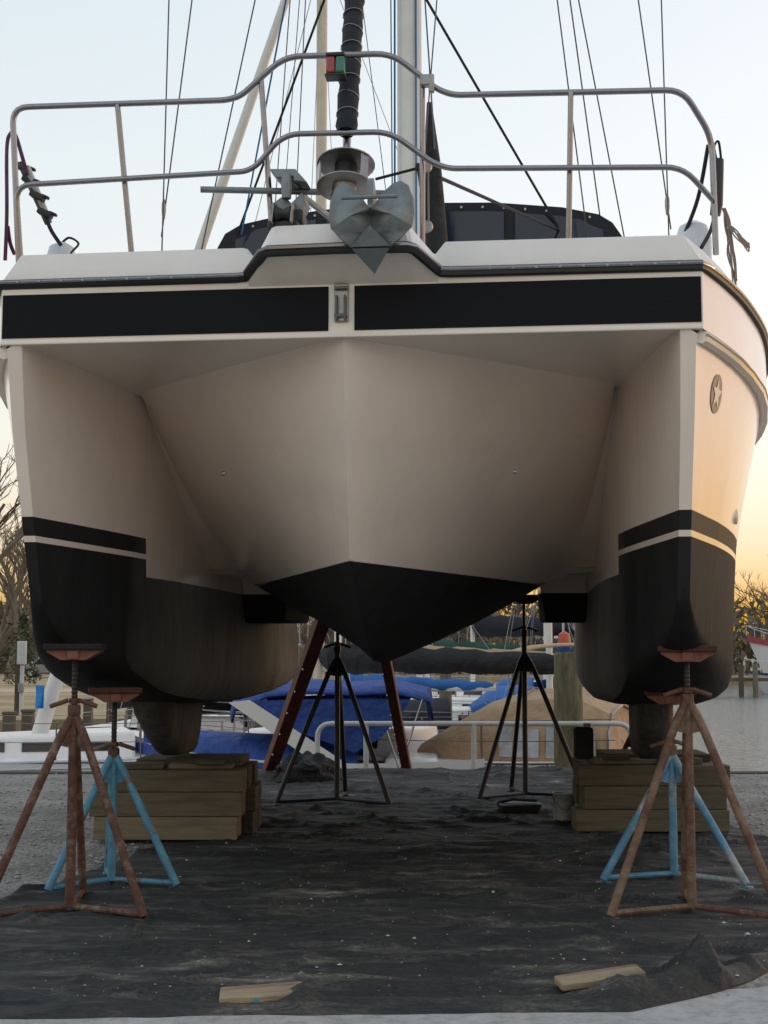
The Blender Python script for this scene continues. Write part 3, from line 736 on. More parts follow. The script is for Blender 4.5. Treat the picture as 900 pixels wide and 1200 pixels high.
b = MB(); b.box((0.44, -0.0, 4.46), (0.06, 0.05, 0.06)); b.box((0.47, -0.01, 4.44), (0.03, 0.03, 0.1)); b.build('clamp', 'steel_dull', pul, bevel=0.006)
# bow light hung under the top rail
nl = empty('bow_light'); nl.parent = cat
p = loc(393, 76, -0.02)
b = MB(); b.box((p.x, 0.0, p.z + 0.055), (0.10, 0.08, 0.02)); b.build('cap', 'rubber', nl, bevel=0.005)
b = MB(); b.box((p.x, 0.0, p.z - 0.06), (0.11, 0.09, 0.012)); b.build('base', 'rubber', nl, bevel=0.004)
b = MB(); b.box((p.x - 0.025, -0.005, p.z - 0.005), (0.05, 0.075, 0.095)); b.build('red_lens', 'red_lens', nl, bevel=0.012)
b = MB(); b.box((p.x + 0.027, -0.005, p.z - 0.005), (0.05, 0.075, 0.095)); b.build('green_lens', 'green_lens', nl, bevel=0.012)

# roller furler and furled headsail
fu = empty('furler'); fu.parent = cat
fc = loc(405, 205, 0.0); tilt = Euler((R(-14), 0, 0)).to_matrix()
def fl(prof, name, mat, dz=0.0, seg=24):
    b = MB(); b.lathe(prof, fc + tilt @ Vector((0, 0, dz)), tilt, seg); return b.build(name, mat, fu, smooth=35)
fl([(0.135, 0), (0.15, 0.006), (0.15, 0.012), (0.13, 0.014)], 'lower_flange', 'steel_dull', -0.085)
fl([(0.135, 0), (0.155, 0.006), (0.155, 0.012), (0.13, 0.014)], 'upper_flange', 'steel_dull', 0.055)
fl([(0.06, 0), (0.06, 0.13)], 'drum', 'rubber', -0.075)
fl([(0.05, 0), (0.075, 0.02), (0.06, 0.05), (0.07, 0.07)], 'swivel', 'steel_dull', -0.155)
for a in (200, 320, 80):
    b = MB(); v = tilt @ Vector((0.142 * math.cos(R(a)), 0.142 * math.sin(R(a)), 0))
    b.box(fc + v + tilt @ Vector((0, 0, -0.01)), (0.055, 0.008, 0.14), tilt @ Euler((0, 0, R(a + 90))).to_matrix()); b.build('guard', 'steel', fu, smooth=0)
b = MB(); b.lathe([(0.022, 0), (0.022, 0.3)], fc + tilt @ Vector((0, 0, 0.06)), tilt, 10); b.build('stay_tube', 'steel', fu)
b = MB(); b.tube([(-0.02, -0.03, 3.52), tuple(fc + tilt @ Vector((0, 0, -0.14)))], 0.022, 8); b.build('toggle', 'steel_dull', fu)
s0 = fc + Vector((0, 0.02, 0.24)); s1 = Vector((0.0, 3.75, 14.0))
pts = []; rs = []
for k in range(90):
    t = k / 89; pts.append(s0.lerp(s1, t ** 1.2)); rs.append((0.058 + 0.004 * math.sin(k * 2.1) + (0.0 if k else -0.012)) * (1 - 0.5 * t))
b = MB(); b.tube(pts, rs, 12); fs_ = b.build('furled_sail', 'navy_canvas', cat)
for k in range(14):
    q = s0.lerp(s1, 0.012 + k * 0.0115); b = MB(); b.lathe([(0.0615, -0.002), (0.0615, 0.002)], q, Euler((R(-19), R(10 if k % 2 else -6), 0)).to_matrix(), 14); b.build('wrap_line', 'steel_dull', fs_)
# mast, boom end and stowed mainsail
ms = loc(480, 240, 3.5)
b = MB(); b.tube([(ms.x, 3.5, 3.5), (ms.x, 3.5, 8.0), (ms.x + 0.02, 3.62, 14.4)], 0.098, 16, flat=1.0); b.build('mast', 'mast_paint', cat)
b = MB(); b.tube([(ms.x + 0.06, 3.40, 4.2), (ms.x + 0.06, 3.42, 14)], 0.008, 6); b.build('halyard', 'rope_blue', cat)
b = MB(); b.tube([(ms.x - 0.11, 3.42, 4.2), (ms.x - 0.11, 3.44, 14)], 0.009, 6); b.build('halyard', 'rope_blue', cat)
q0, q1 = loc(510, 275, 3.9), loc(503, 120, 3.7)
b = MB(); b.tube([q0 + Vector((0.02, 0, -0.35)), q0, q0.lerp(q1, 0.5) + Vector((0, 0, 0)), q1], [0.10, 0.10, 0.075, 0.02], 12); b.build('mainsail_cover', 'black_canvas', cat)
b = MB(); b.tube([(ms.x, 3.62, 5.0), (ms.x + 0.1, 7.8, 5.1)], 0.07, 10); b.build('boom', 'mast_paint', cat)
tk = empty('tackle'); tk.parent = cat
p0, p1 = loc(499, 196, 0.25), loc(500, 272, 0.25)
for dx in (-0.012, 0.012):
    b = MB(); b.tube([p0 + Vector((dx, 0, 0)), p1 + Vector((dx, 0, 0))], 0.006, 6); b.build('fall', 'rope_tan', tk)
for q in (p0, p1 + Vector((0, 0, 0.03))):
    b = MB(); b.lathe([(0.03, -0.012), (0.036, 0), (0.03, 0.012)], q, (R(90), 0, 0), 14); b.build('block', 'steel_dull', tk)
# cabin with navy dodger
b = MB(); b.hexa([(-1.75, 3.3, 3.4), (1.75, 3.3, 3.4), (1.9, 7.0, 3.4), (-1.9, 7.0, 3.4)], [(-1.5, 4.0, 4.5), (1.5, 4.0, 4.5), (1.7, 6.8, 4.6), (-1.7, 6.8, 4.6)])
b.build('cabin', 'deck_white', cat, bevel=0.08)
dg = empty('dodger'); dg.parent = cat
prof = [(-1.80, 4.5), (-1.83, 5.06), (-1.76, 5.19), (-1.62, 5.27), (-1.3, 5.335), (-0.7, 5.40), (0, 5.42), (0.7, 5.40), (1.3, 5.335), (1.62, 5.26), (1.74, 5.18), (1.83, 5.04), (1.80, 4.5)]
prof = [(x, z + 0.07) for x, z in prof]
b = MB(); b.grid([[(x, 5.0, z) for x, z in prof], [(x, 5.25, z + 0.015) for x, z in prof], [(x * 1.02, 6.7, z + 0.05) for x, z in prof]])
n = len(prof); b.f.append(tuple(range(n)))
b.build('canvas', 'navy_canvas', dg, smooth=50)
for (x0, x1) in ((-1.66, -0.92), (-0.82, -0.1), (0.02, 0.78), (0.88, 1.66)):
    pts = []
    for k in range(9):
        x = x0 + (x1 - x0) * k / 8; zt = min(interp(prof[1:-1], x) - 0.085, 5.40) if abs(x) < 1.5 else interp(prof[1:-1], x) - 0.12
        pts.append((x, 4.985, zt))
    pts += [(x1, 4.985, 4.6), (x0, 4.985, 4.6)]
    b = MB(); b.prism(pts, (0, 0.01, 0)); b.build('window', 'navy_vinyl', dg, smooth=0)
snm = MB().lathe([(0.011, 0), (0.011, 0.006)], (0, 0, 0), (R(90), 0, 0), 8).mesh('snap', 'light_grey', 0)
for k in range(17):
    x = -1.5 + k * 0.19
    if abs(x) > 0.15:
        o = bpy.data.objects.new('snap', snm); col.objects.link(o); o.parent = dg; o.location = (x, 4.992, interp(prof[1:-1], x) - 0.045)
# standing rigging: bottom pixel and plane, point at the top of the picture and plane
def wire(a, b_, ya, yb, r=0.0055, mat='wire', ext=1.6, name='shroud'):
    p, q = loc(a[0], a[1], ya), loc(b_[0], b_[1], yb)
    e = p + (q - p) * ext; p = p - (q - p) * (0.16 if name == 'shroud' else 0.0); bb = MB(); bb.tube([p, e], r, 6); return bb.build(name, mat, cat)
for s in (((190, 285), (198, 0), 4.2, 4.0), ((194, 240), (225, 0), 4.2, 3.9), ((240, 275), (299, 0), 4.4, 3.9),
          ((784, 282), (775, 0), 4.2, 4.0), ((781, 232), (748, 0), 4.2, 3.9), ((731, 275), (678, 0), 4.4, 3.9),
          ((702, 246), (668, 0), 5.0, 4.2), ((688, 275), (653, 0), 4.5, 3.9)):
    wire(*s, r=0.0065)
for px, py in ((192, 243), (782, 238)):
    p = loc(px, py, 4.2); b = MB(); b.tube([p + Vector((0, 0, 0.07)), p + Vector((0, 0, 0.03)), p - Vector((0, 0, 0.03)), p - Vector((0, 0, 0.10))], [0.009, 0.02, 0.02, 0.012], 8); b.build('turnbuckle', 'steel_dull', cat)
wire((278, 275), (380, 0), 5.0, 3.8, 0.012, 'rope_black', name='running_stay')
wire((655, 268), (500, 0), 5.0, 3.8, 0.012, 'rope_black', name='running_stay')
wire((283, 275), (335, 0), 4.9, 3.8, 0.008, 'rope_blue', name='running_line')
wire((320, 275), (340, 0), 6.0, 4.2, 0.005); wire((345, 275), (358, 0), 6.0, 4.2, 0.005); wire((330, 275), (351, 0), 6.5, 4.2, 0.004)
wire((458, 270), (424, 0), 4.5, 3.9, 0.004); wire((460, 270), (458, 0), 3.4, 3.4, 0.006)
wire((508, 150), (498, 0), 3.2, 3.4, 0.007); wire((499, 160), (512, 0), 3.2, 3.4, 0.006)
p, q = loc(515, 208, 1.2), loc(655, 270, 5.0); b = MB(); b.tube([p, q], 0.012, 6); b.build('furling_line', 'rope_black', cat)
p, q = loc(440, 210, 0.1), loc(490, 197, 0.15); b = MB(); b.tube([p, q], 0.008, 6); b.tube([q, q + Vector((0.0, 0.5, -0.1))], 0.008, 6); b.build('furling_line', 'rope_black', cat)
b = MB(); b.box(q, (0.03, 0.05, 0.045)); b.build('line_block', 'rubber', cat, bevel=0.008)
# bow rollers
br = empty('bow_roller'); br.parent = cat
for dx in (-0.05, 0.05):
    b = MB(); b.prism([(-0.30 + dx, -0.20, 3.66), (-0.30 + dx, 0.55, 3.64), (-0.30 + dx, 0.55, 3.74), (-0.30 + dx, 0.0, 3.80), (-0.30 + dx, -0.14, 3.78)], (0.008, 0, 0)); b.build('cheek', 'steel_dull', br, smooth=0)
b = MB(); b.lathe([(0.04, -0.04), (0.025, 0), (0.04, 0.04)], (-0.296, -0.13, 3.72), (0, R(90), 0), 14); b.build('roller', 'rubber', br)
b = MB(); b.box((-0.30, 0.12, 3.665), (0.16, 0.5, 0.05)); b.build('base', 'rubber', br, bevel=0.01)

# heart-shaped plough anchor on the stem
anc = empty('plough_anchor', to_world((0.185, -0.34, 3.36)), -YAW)
tag(anc, 'grey galvanised plough anchor with heart-shaped flukes hanging over the bow', 'anchor')
def heart(s):
    P = [(0.008, 0.30, 0.02), (0.06, 0.385, -0.01), (0.105, 0.435, -0.03), (0.145, 0.455, -0.045), (0.185, 0.43, -0.05), (0.21, 0.36, -0.05), (0.215, 0.28, -0.045), (0.205, 0.215, -0.04), (0.15, 0.155, -0.02), (0.098, 0.105, -0.005)]
    ridge = [(0.0, 0.30, 0.045), (0.0, 0.26, 0.05), (0.0, 0.19, 0.055)]
    b = MB(); vs = [(s * x, -d, z) for x, z, d in P]; rv = [(0, y_, z) for _, z, y_ in ridge]
    n = len(vs); allv = vs + [(0, 0.04, 0.30), (0, 0.05, 0.25), (0, 0.06, 0.19)]
    crease = [(s * 0.11, 0.012, 0.27)]
    allv += crease
    c = n + 3; F = [(n, 0, c), (0, 1, c), (1, 2, c), (2, 3, c), (3, 4, c), (4, 5, c), (5, 6, c), (6, 7, c), (7, 8, n + 2), (8, 9, n + 2), (7, n + 2, c), (n + 2, n + 1, c), (n + 1, n, c)]
    b.add(allv, F)
    o = b.build('fluke', 'galv', anc, smooth=20)
    md = o.modifiers.new('thick', 'SOLIDIFY'); md.thickness = 0.012; md.offset = 0
heart(1); heart(-1)
b = MB(); b.add([(-0.098, -0.0, 0.108), (0.098, -0.0, 0.108), (0.0, -0.055, 0.20), (0.0, 0.05, 0.19)], [(0, 1, 2), (0, 2, 3), (1, 3, 2), (0, 3, 1)]); b.build('toe', 'galv', anc, smooth=0)
b = MB(); b.add([(-0.095, 0.004, 0.10), (0.095, 0.004, 0.10), (0.015, 0.05, -0.02), (0.0, 0.10, 0.12)], [(0, 1, 2), (0, 2, 3), (1, 3, 2), (0, 3, 1)]); b.build('tip', 'galv_dark', anc, smooth=0)
b = MB(); b.tube([(-0.14, -0.05, 0.345), (0.14, -0.05, 0.345)], 0.011, 8); b.build('roll_bar', 'galv', anc)
b = MB(); b.prism([(-0.015, -0.02, 0.30), (-0.015, -0.02, 0.45), (-0.015, 0.03, 0.47), (-0.015, 0.55, 0.22), (-0.015, 0.55, 0.17), (-0.015, 0.06, 0.28)], (0.03, 0, 0)); b.build('shank', 'galv', anc, bevel=0.005)

# flat-fluked anchor on its side on the roller, with its long stock
an2 = empty('fluke_anchor', to_world((-0.28, -0.1, 3.80)), -YAW)
tag(an2, 'silver flat-fluked anchor with a long straight stock lashed on the bow roller', 'anchor')
o2 = Vector((-0.28, -0.1, 3.80))
def L2(px, py, y): return loc(px, py, y) - o2
b = MB(); b.tube([L2(235, 222, -0.02), L2(470, 227, 0.16)], 0.017, 10); b.build('stock', 'galv', an2)
c = L2(337, 222, -0.06)
b = MB(); b.prism([c + Vector(v) for v in ((-0.10, 0, 0.115), (0.04, 0, 0.11), (0.10, 0, 0.04), (0.035, 0, 0.05), (0.03, 0, 0.075), (-0.06, 0, 0.07))], (0, 0.25, 0.02)); b.build('fluke', 'galv', an2, smooth=0)
b = MB(); b.prism([c + Vector(v) for v in ((-0.10, 0, -0.09), (-0.02, 0, -0.03), (0.02, 0, -0.075), (0.075, 0, -0.02), (0.09, 0, -0.06), (0.06, 0, -0.115), (-0.09, 0, -0.112))], (0, 0.2, 0.02)); b.build('fluke', 'galv', an2, smooth=0)
b = MB(); b.lathe([(0.024, 0), (0.03, 0.06), (0.024, 0.13)], c + Vector((0, -0.03, -0.06)), None, 12); b.build('crown', 'galv', an2)
b = MB(); b.tube([c + Vector((0.0, 0.02, 0.06)), c + Vector((0.06, 0.25, 0.03)), c + Vector((0.3, 0.9, -0.03))], 0.018, 8); b.build('shank', 'galv', an2)
b = MB(); b.box(c + Vector((0.0, 0.05, -0.15)), (0.17, 0.16, 0.07)); b.build('pad', 'rubber', an2, bevel=0.012)

# gear at the two ends of the pulpit
fd = empty('white_fender', to_world((-1.72, 0.55, 3.60)), -YAW)
tag(fd, 'white fender standing on deck beside the strapped pole', 'fender')
b = MB(); b.lathe([(0.05, 0.0), (0.085, 0.03), (0.088, 0.12), (0.07, 0.19), (0.03, 0.215), (0.01, 0.22)], (0, 0, 0), None, 18); b.build('body', 'fender_white', fd)
b = MB(); b.tube(smooth_path([(0.0, -0.01, 0.21), (0.05, -0.02, 0.24), (0.11, -0.03, 0.20), (0.09, -0.09, 0.13), (0.08, -0.09, 0.08)]), 0.007, 6); b.build('lanyard', 'rope_black', fd)
fd = empty('white_fender', to_world((1.93, 0.95, 3.52)), -YAW)
tag(fd, 'pale fender standing behind the rail upright by the coiled rope', 'fender')
b = MB(); b.lathe([(0.05, 0.0), (0.10, 0.03), (0.105, 0.32), (0.08, 0.40), (0.03, 0.43), (0.01, 0.435)], (0, 0, 0), None, 18); b.build('body', 'fender_white', fd)
po = empty('strapped_pole', to_world((-1.86, 0.35, 3.62)), -YAW); oo = Vector((-1.86, 0.35, 3.62))
tag(po, 'dark tube strapped at a slant to the corner of the bow rail', 'pole')
def L3(px, py, y): return loc(px, py, y) - oo
b = MB(); b.tube([L3(24, 190, 0.35), L3(57, 262, 0.45)], 0.022, 10); b.build('tube', 'galv_dark', po)
b = MB(); b.tube([L3(32, 196, 0.33), L3(54, 250, 0.42)], 0.018, 10); b.build('tube', 'light_grey', po)
for (px, py) in ((28, 197), (35, 212), (44, 230), (53, 250)):
    b = MB(); p = L3(px, py, 0.37); b.box(p, (0.085, 0.06, 0.035), (0, R(25), 0)); b.box(p + Vector((0.045, 0, -0.005)), (0.05, 0.03, 0.018), (0, R(25), 0)); b.build('clamp', 'rubber', po, bevel=0.006)
b = MB(); b.tube(smooth_path([L3(53, 252, 0.36), L3(60, 270, 0.36), L3(72, 288, 0.4)]), 0.012, 6); b.build('cable', 'rope_black', po)
rp = MB(); rp.tube(smooth_path([loc(6, 305, 0.1), loc(8, 250, 0.1), loc(8, 175, 0.3), loc(12, 157, 0.35), loc(18, 158, 0.35), loc(25, 180, 0.3), loc(32, 205, 0.3)]), 0.011, 8)
rp.tube(smooth_path([loc(9, 265, 0.1), loc(12, 285, 0.12), loc(17, 298, 0.16)]), 0.011, 8)
o = rp.build('dock_line', 'rope_purple'); o.location = ORG; o.rotation_euler = (0, 0, -YAW)
tag(o, 'dark purple line looped over the corner of the bow rail', 'rope')
o = empty('black_fender', to_world((1.93, 0.72, 3.75)), -YAW); oo = Vector((1.93, 0.72, 3.75))
tag(o, 'slim black fender hung on the rail upright above the coiled rope', 'fender')
def L4(px, py, y): return loc(px, py, y) - oo
b = MB(); b.tube([L4(842, 187, 0.72), L4(841, 200, 0.72), L4(840, 240, 0.72), L4(838, 252, 0.72)], [0.03, 0.034, 0.034, 0.03], 12); b.build('body', 'rubber', o)
b = MB(); b.tube(smooth_path([L4(840, 188, 0.72), L4(837, 172, 0.7), L4(842, 166, 0.7), L4(845, 186, 0.72)]), 0.007, 6); b.tube(smooth_path([L4(838, 252, 0.7), L4(832, 272, 0.6), L4(822, 290, 0.5)]), 0.012, 6)
b.tube(smooth_path([L4(830, 170, 0.6), L4(818, 232, 0.8), L4(800, 280, 0.9)]), 0.012, 6); b.build('line', 'rope_black', o)
rp = MB(); rnd = random.Random(3)
for k in range(9):
    j = lambda s=4: rnd.uniform(-s, s)
    rp.tube(smooth_path([loc(848 + j(2), 244, 0.85), loc(853 + j(), 268 + j(), 0.9 + 0.05 * k / 9), loc(856 + j(5), 300 + j(), 0.95), loc(861 + j(3), 330 + j(12), 1.05)]), 0.0045, 6)
for k in range(4):
    j = lambda s=3: rnd.uniform(-s, s)
    rp.tube(smooth_path([loc(851 + j(2), 262, 0.9), loc(862 + j(), 274 + j(), 0.9), loc(875 + j(2), 291 + j(), 0.9), loc(877 + j(1), 286 + j(), 0.9), loc(868 + j(), 280 + j(), 0.9), loc(858 + j(), 268, 0.9)]), 0.0045, 6)
o = rp.build('coiled_rope', 'rope_tan'); o.location = ORG; o.rotation_euler = (0, 0, -YAW)
tag(o, 'tan rope hanging in a coil from the rail at the starred bow', 'rope')

# ================================================================ JACK STANDS AND BLOCKS
def jack_stand(label, x, y, top_z, spread, mats, rz=0.0, group=None, tilt=0.0, padw=0.30, hz=None, fork=None):
    """three legs, a centre post down to three radial foot bars, threaded rod with T handle, pad"""
    leg, rod, pad, brk = mats
    o = empty('jack_stand', (x, y, 0.022), rz); top_z -= 0.022
    tag(o, label, 'jack stand', group)
    hub = hz or top_z * 0.66; fk = fork or hub * 0.88
    r = spread
    b = MB(); b.tube([(0, 0, 0.03), (0, 0, hub)], 0.027, 10); b.build('centre_post', leg, o)
    for a in (-30, 90, 210):
        ca, sa = math.cos(R(a)), math.sin(R(a))
        pts = fillet([(0.012 * ca, 0.012 * sa, fk + 0.05), (0.075 * ca, 0.075 * sa, fk - 0.05), (r * ca, r * sa, 0.022)], 0.07, 4)
        b = MB(); b.tube(pts, 0.024, 10); b.build('leg', leg, o)
        b = MB(); b.tube([(0.02 * ca, 0.02 * sa, 0.038), (r * 0.985 * ca, r * 0.985 * sa, 0.034)], 0.017, 8); b.build('foot_bar', leg, o)
    b = MB(); b.lathe([(0.034, 0), (0.036, 0.01), (0.036, 0.05), (0.03, 0.06)], (0, 0, hub - 0.02), None, 12); b.build('collar', rod, o)
    npt = max(8, int((top_z - 0.085 - hub) / 0.012)); zz = [hub + (top_z - 0.085 - hub) * k / npt for k in range(npt + 1)]
    b = MB(); b.tube([(0, 0, q) for q in zz], [0.0185 if k % 2 else 0.0155 for k in range(npt + 1)], 10); b.build('screw', 'screw_dark' if rod == 'rust' else rod, o, smooth=0)
    for a in (-30, 90, 210):
        ca, sa = math.cos(R(a)), math.sin(R(a)); b = MB(); b.box((r * 0.99 * ca, r * 0.99 * sa, 0.006), (0.075, 0.06, 0.012), (0, 0, R(a))); b.build('foot', leg, o, smooth=0)
        b = MB(); b.prism([(0.02 * ca, 0.02 * sa, fk + 0.04), (0.10 * ca, 0.10 * sa, fk - 0.10), (0.02 * ca, 0.02 * sa, fk - 0.12)], (-0.008 * sa, 0.008 * ca, 0)); b.build('gusset', leg, o, smooth=0)
    b = MB(); b.tube([(-0.13, -0.02, hub + 0.03), (-0.03, -0.03, hub + 0.065)], 0.013, 8); b.tube([(0.03, -0.03, hub + 0.065), (0.13, -0.02, hub + 0.03)], 0.013, 8); b.lathe([(0.03, 0), (0.03, 0.03)], (0, 0, hub + 0.045), None, 10); b.build('handle', rod, o)
    rot = Euler((0, tilt, 0)).to_matrix(); c = Vector((0, 0, top_z - 0.09)); w = padw / 2
    # bracket: a folded trapezoid under the pad
    b = MB(); pr = [(-w * 0.45, 0.0), (w * 0.45, 0.0), (w * 0.98, 0.045), (w * 0.98, 0.055), (-w * 0.98, 0.055), (-w * 0.98, 0.045)]
    b.prism([c + rot @ Vector((px, -0.09, pz)) for px, pz in pr], (0, 0.18, 0)); b.build('bracket', brk, o, smooth=0)
    b = MB(); b.box(c + rot @ Vector((0, -0.095, 0.03)), (0.06, 0.02, 0.045), rot); b.build('knuckle', brk, o, smooth=0)
    b = MB(); b.box(c + rot @ Vector((0, 0, 0.073)), (padw * 1.08, 0.24, 0.034), rot); b.build('pad', pad, o, bevel=0.006)
    return o
G1 = 'jack stands under the catamaran'
jack_stand('tall rusty brown jack stand beside the blue stand, black padded top', -1.735, 7.72, 1.50, 0.50, ('rust', 'rust', 'pad_black', 'rust_pad'), R(4), G1, hz=1.10, fork=1.02)
jack_stand('tall tan and rust jack stand in front of the bucket-side timber blocks', 1.70, 7.72, 1.49, 0.52, ('rust_tan', 'rust', 'pad_red', 'rust_pad'), R(-8), G1, hz=1.16, fork=1.10)
jack_stand('light blue jack stand with rusty screw behind the rusty brown stand', -1.685, 8.62, 1.235, 0.44, ('blue_steel', 'rust', 'pad_red', 'rust_pad'), R(14), G1, hz=0.80, fork=0.74)
jack_stand('blue and white flaking jack stand behind the tan rusty stand', 1.84, 8.85, 1.215, 0.50, ('blue_white', 'rust_tan', 'pad_red', 'rust_pad'), R(-12), G1, hz=0.80, fork=0.72)
jack_stand('thin black jack stand beside the leaning red oxide props', -0.45, 13.3, 2.03, 0.62, ('black_steel', 'black_steel', 'pad_black', 'black_steel'), R(-6), G1, hz=1.45, fork=1.32)
jack_stand('thin black jack stand between the wooden piling and the metal pail', 1.41, 13.8, 2.03, 0.62, ('black_steel', 'black_steel', 'pad_black', 'black_steel'), R(8), G1, hz=1.62, fork=1.36)
jack_stand('dark rusty jack stand behind the keel by the blue boat cover', -2.10, 13.75, 1.055, 0.36, ('rust', 'rust', 'pad_black', 'rust'), 0.3, G1, hz=0.72)
jack_stand('dark rusty jack stand behind the keel beside the white handrail', 2.42, 13.3, 1.05, 0.36, ('rust', 'black_steel', 'pad_black', 'rust'), 0.9, G1, hz=0.72)

GT = 'cribbing timbers under the keels'
rt = random.Random(5)
def timber(label, x, y, z, size, mat, rz=0.0, name='timber_block', cat_='timber', grp=GT):
    o = MB().box((0, 0, 0), size).build(name, mat, bevel=0.008); o.location = (x, y, z + size[2] / 2); o.rotation_euler = (0, 0, rz)
    tag(o, label, cat_, grp); return o
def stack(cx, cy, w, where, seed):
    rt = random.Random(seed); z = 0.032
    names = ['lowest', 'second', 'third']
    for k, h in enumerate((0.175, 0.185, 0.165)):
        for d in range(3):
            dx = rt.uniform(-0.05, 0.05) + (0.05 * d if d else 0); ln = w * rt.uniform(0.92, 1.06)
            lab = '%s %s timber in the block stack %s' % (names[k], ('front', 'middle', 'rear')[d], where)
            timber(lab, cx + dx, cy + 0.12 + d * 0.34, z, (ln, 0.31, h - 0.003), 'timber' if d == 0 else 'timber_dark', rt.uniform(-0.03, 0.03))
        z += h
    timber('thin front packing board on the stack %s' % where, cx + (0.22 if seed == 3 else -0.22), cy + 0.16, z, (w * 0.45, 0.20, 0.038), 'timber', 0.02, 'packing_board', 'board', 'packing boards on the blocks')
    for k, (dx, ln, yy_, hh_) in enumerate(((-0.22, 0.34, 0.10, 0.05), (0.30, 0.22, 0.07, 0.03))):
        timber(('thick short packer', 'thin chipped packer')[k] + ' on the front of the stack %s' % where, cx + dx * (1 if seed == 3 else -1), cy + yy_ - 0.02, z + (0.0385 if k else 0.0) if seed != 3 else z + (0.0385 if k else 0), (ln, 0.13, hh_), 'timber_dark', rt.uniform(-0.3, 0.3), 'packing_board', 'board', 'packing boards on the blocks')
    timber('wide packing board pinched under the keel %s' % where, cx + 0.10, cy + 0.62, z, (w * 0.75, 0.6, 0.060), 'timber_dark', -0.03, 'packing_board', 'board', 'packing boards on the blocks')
stack(-1.64, 10.62, 1.10, 'by the light blue jack stand', 3)
stack(2.17, 11.10, 1.16, 'behind the tan rusty stand', 8)

# red oxide shores at the stern
def shore(label, a, b_, w):
    a, b_ = Vector(a), Vector(b_); o = empty('leaning_prop', a); tag(o, label, 'prop', 'red props at the stern')
    d = (b_ - a); L = d.length; q = d.to_track_quat('Z', 'Y').to_matrix()
    bb = MB(); bb.box(q @ Vector((0, 0, L / 2)), (w, w * 0.8, L), q); bb.build('post', 'red_oxide', o, bevel=0.01)
    for k in range(6):
        bb = MB(); bb.lathe([(0.014, 0), (0.014, 0.02)], q @ Vector((-w * 0.4, -w * 0.4 - 0.004, 0.15 + k * 0.36)), q @ Euler((R(90), 0, 0)).to_matrix(), 8); bb.build('bolt', 'steel', o)
    return o
p = gnd(313, 908); q = at(385, 712, p.y + 0.15)
q = at(380, 722, 14.25); shore('thick leaning red oxide prop in front of the blue boat cover', (p.x * 0.975, p.y - 0.45, 0.01), q, 0.15)
p = gnd(478, 906); q = at(450, 712, p.y)
q = at(444, 730, 14.25); shore('slim red oxide prop leaning in front of the blue bimini', (p.x * 0.975, p.y - 0.45, 0.01), q, 0.11)

# pail, tray, canister, boards, heap
p = gnd(661, 966); o = empty('paint_pail', (p.x, p.y, 0.03)); tag(o, 'dented grey metal pail on the black fabric by the timber blocks', 'pail')
b = MB(); b.lathe([(0.085, 0), (0.09, 0.005), (0.093, 0.22), (0.097, 0.225), (0.097, 0.235), (0.088, 0.235), (0.085, 0.02)], (0, 0, 0), None, 20); b.build('body', 'pail', o)
b = MB(); b.tube(smooth_path([(-0.095, 0, 0.2), (-0.07, -0.06, 0.15), (0, -0.097, 0.10), (0.07, -0.06, 0.15), (0.095, 0, 0.2)]), 0.003, 5); b.build('bail', 'wire', o)
p = gnd(608, 955); o = empty('paint_tray', (p.x, p.y, 0.03), 0.1); tag(o, 'low black plastic tray lying next to the grey pail', 'tray')
b = MB(); b.hexa([(-0.16, -0.12, 0), (0.16, -0.12, 0), (0.16, 0.12, 0), (-0.16, 0.12, 0)], [(-0.19, -0.14, 0.07), (0.19, -0.14, 0.075), (0.18, 0.14, 0.09), (-0.19, 0.14, 0.085)]); b.build('pan', 'rubber', o, bevel=0.01)
b = MB(); b.tube([(-0.19, 0.02, 0.08), (-0.05, 0.0, 0.11), (0.16, -0.05, 0.10)], 0.014, 8); b.build('handle', 'black_steel', o)
cn = empty('black_canister', (1.62, 11.22, 0.60)); tag(cn, 'black square canister standing on the end of the timber blocks', 'canister')
b = MB(); b.box((0, 0, 0.125), (0.15, 0.13, 0.25)); b.build('body', 'pad_black', cn, bevel=0.02)
b = MB(); b.lathe([(0.03, 0), (0.03, 0.03)], (0.03, 0, 0.25), None, 12); b.build('cap', 'grey_plastic', cn)
p = gnd(305, 1180); o = timber('short weathered board with a teal paint spot at the fabric edge', p.x, p.y + 0.03, 0.022, (0.34, 0.15, 0.042), 'new_board', 0.06, 'wood_board', 'board', 'boards holding down the fabric')
o.rotation_euler = (R(4), R(-3), 0.08)
b = MB(); b.lathe([(0.011, 0), (0.011, 0.003)], (-0.02, -0.0755, 0.0), (R(90), 0, 0), 12); b.build('paint_spot', 'teal_spot', o)
p = gnd(704, 1166); o = timber('pale new board lying on the fabric beside the folded peak', p.x, p.y + 0.02, 0.050, (0.38, 0.11, 0.035), 'new_board', 0.25, 'wood_board', 'board', 'boards holding down the fabric')
o.rotation_euler = (R(7), R(-5), 0.22)
def heap(name, label, x, y, w, d, h, seed, mat='black_canvas'):
    rows = []
    for j in range(25):
        row = []
        for i in range(56):
            a = 2 * math.pi * (i % 55) / 55; t = j / 24; r = math.cos(t * math.pi / 2)
            k = 1 + 0.30 * noise.noise((math.cos(a) * 2 + seed, math.sin(a) * 2, t * 3)) + 0.18 * (1 - 2 * abs(noise.noise((math.cos(a) * 5 + seed, math.sin(a) * 5, t * 6))))
            row.append((r * k * w * math.cos(a), r * k * d * math.sin(a), h * math.sin(t * math.pi / 2) * (1 + 0.3 * noise.noise((math.cos(a) * r * 3, math.sin(a) * r * 3 + seed, 1)))))
        rows.append(row)
    b = MB(); b.grid(rows); o = b.build(name, mat, smooth=60); o.location = (x, y, 0.02); tag(o, label, 'tarp heap'); return o
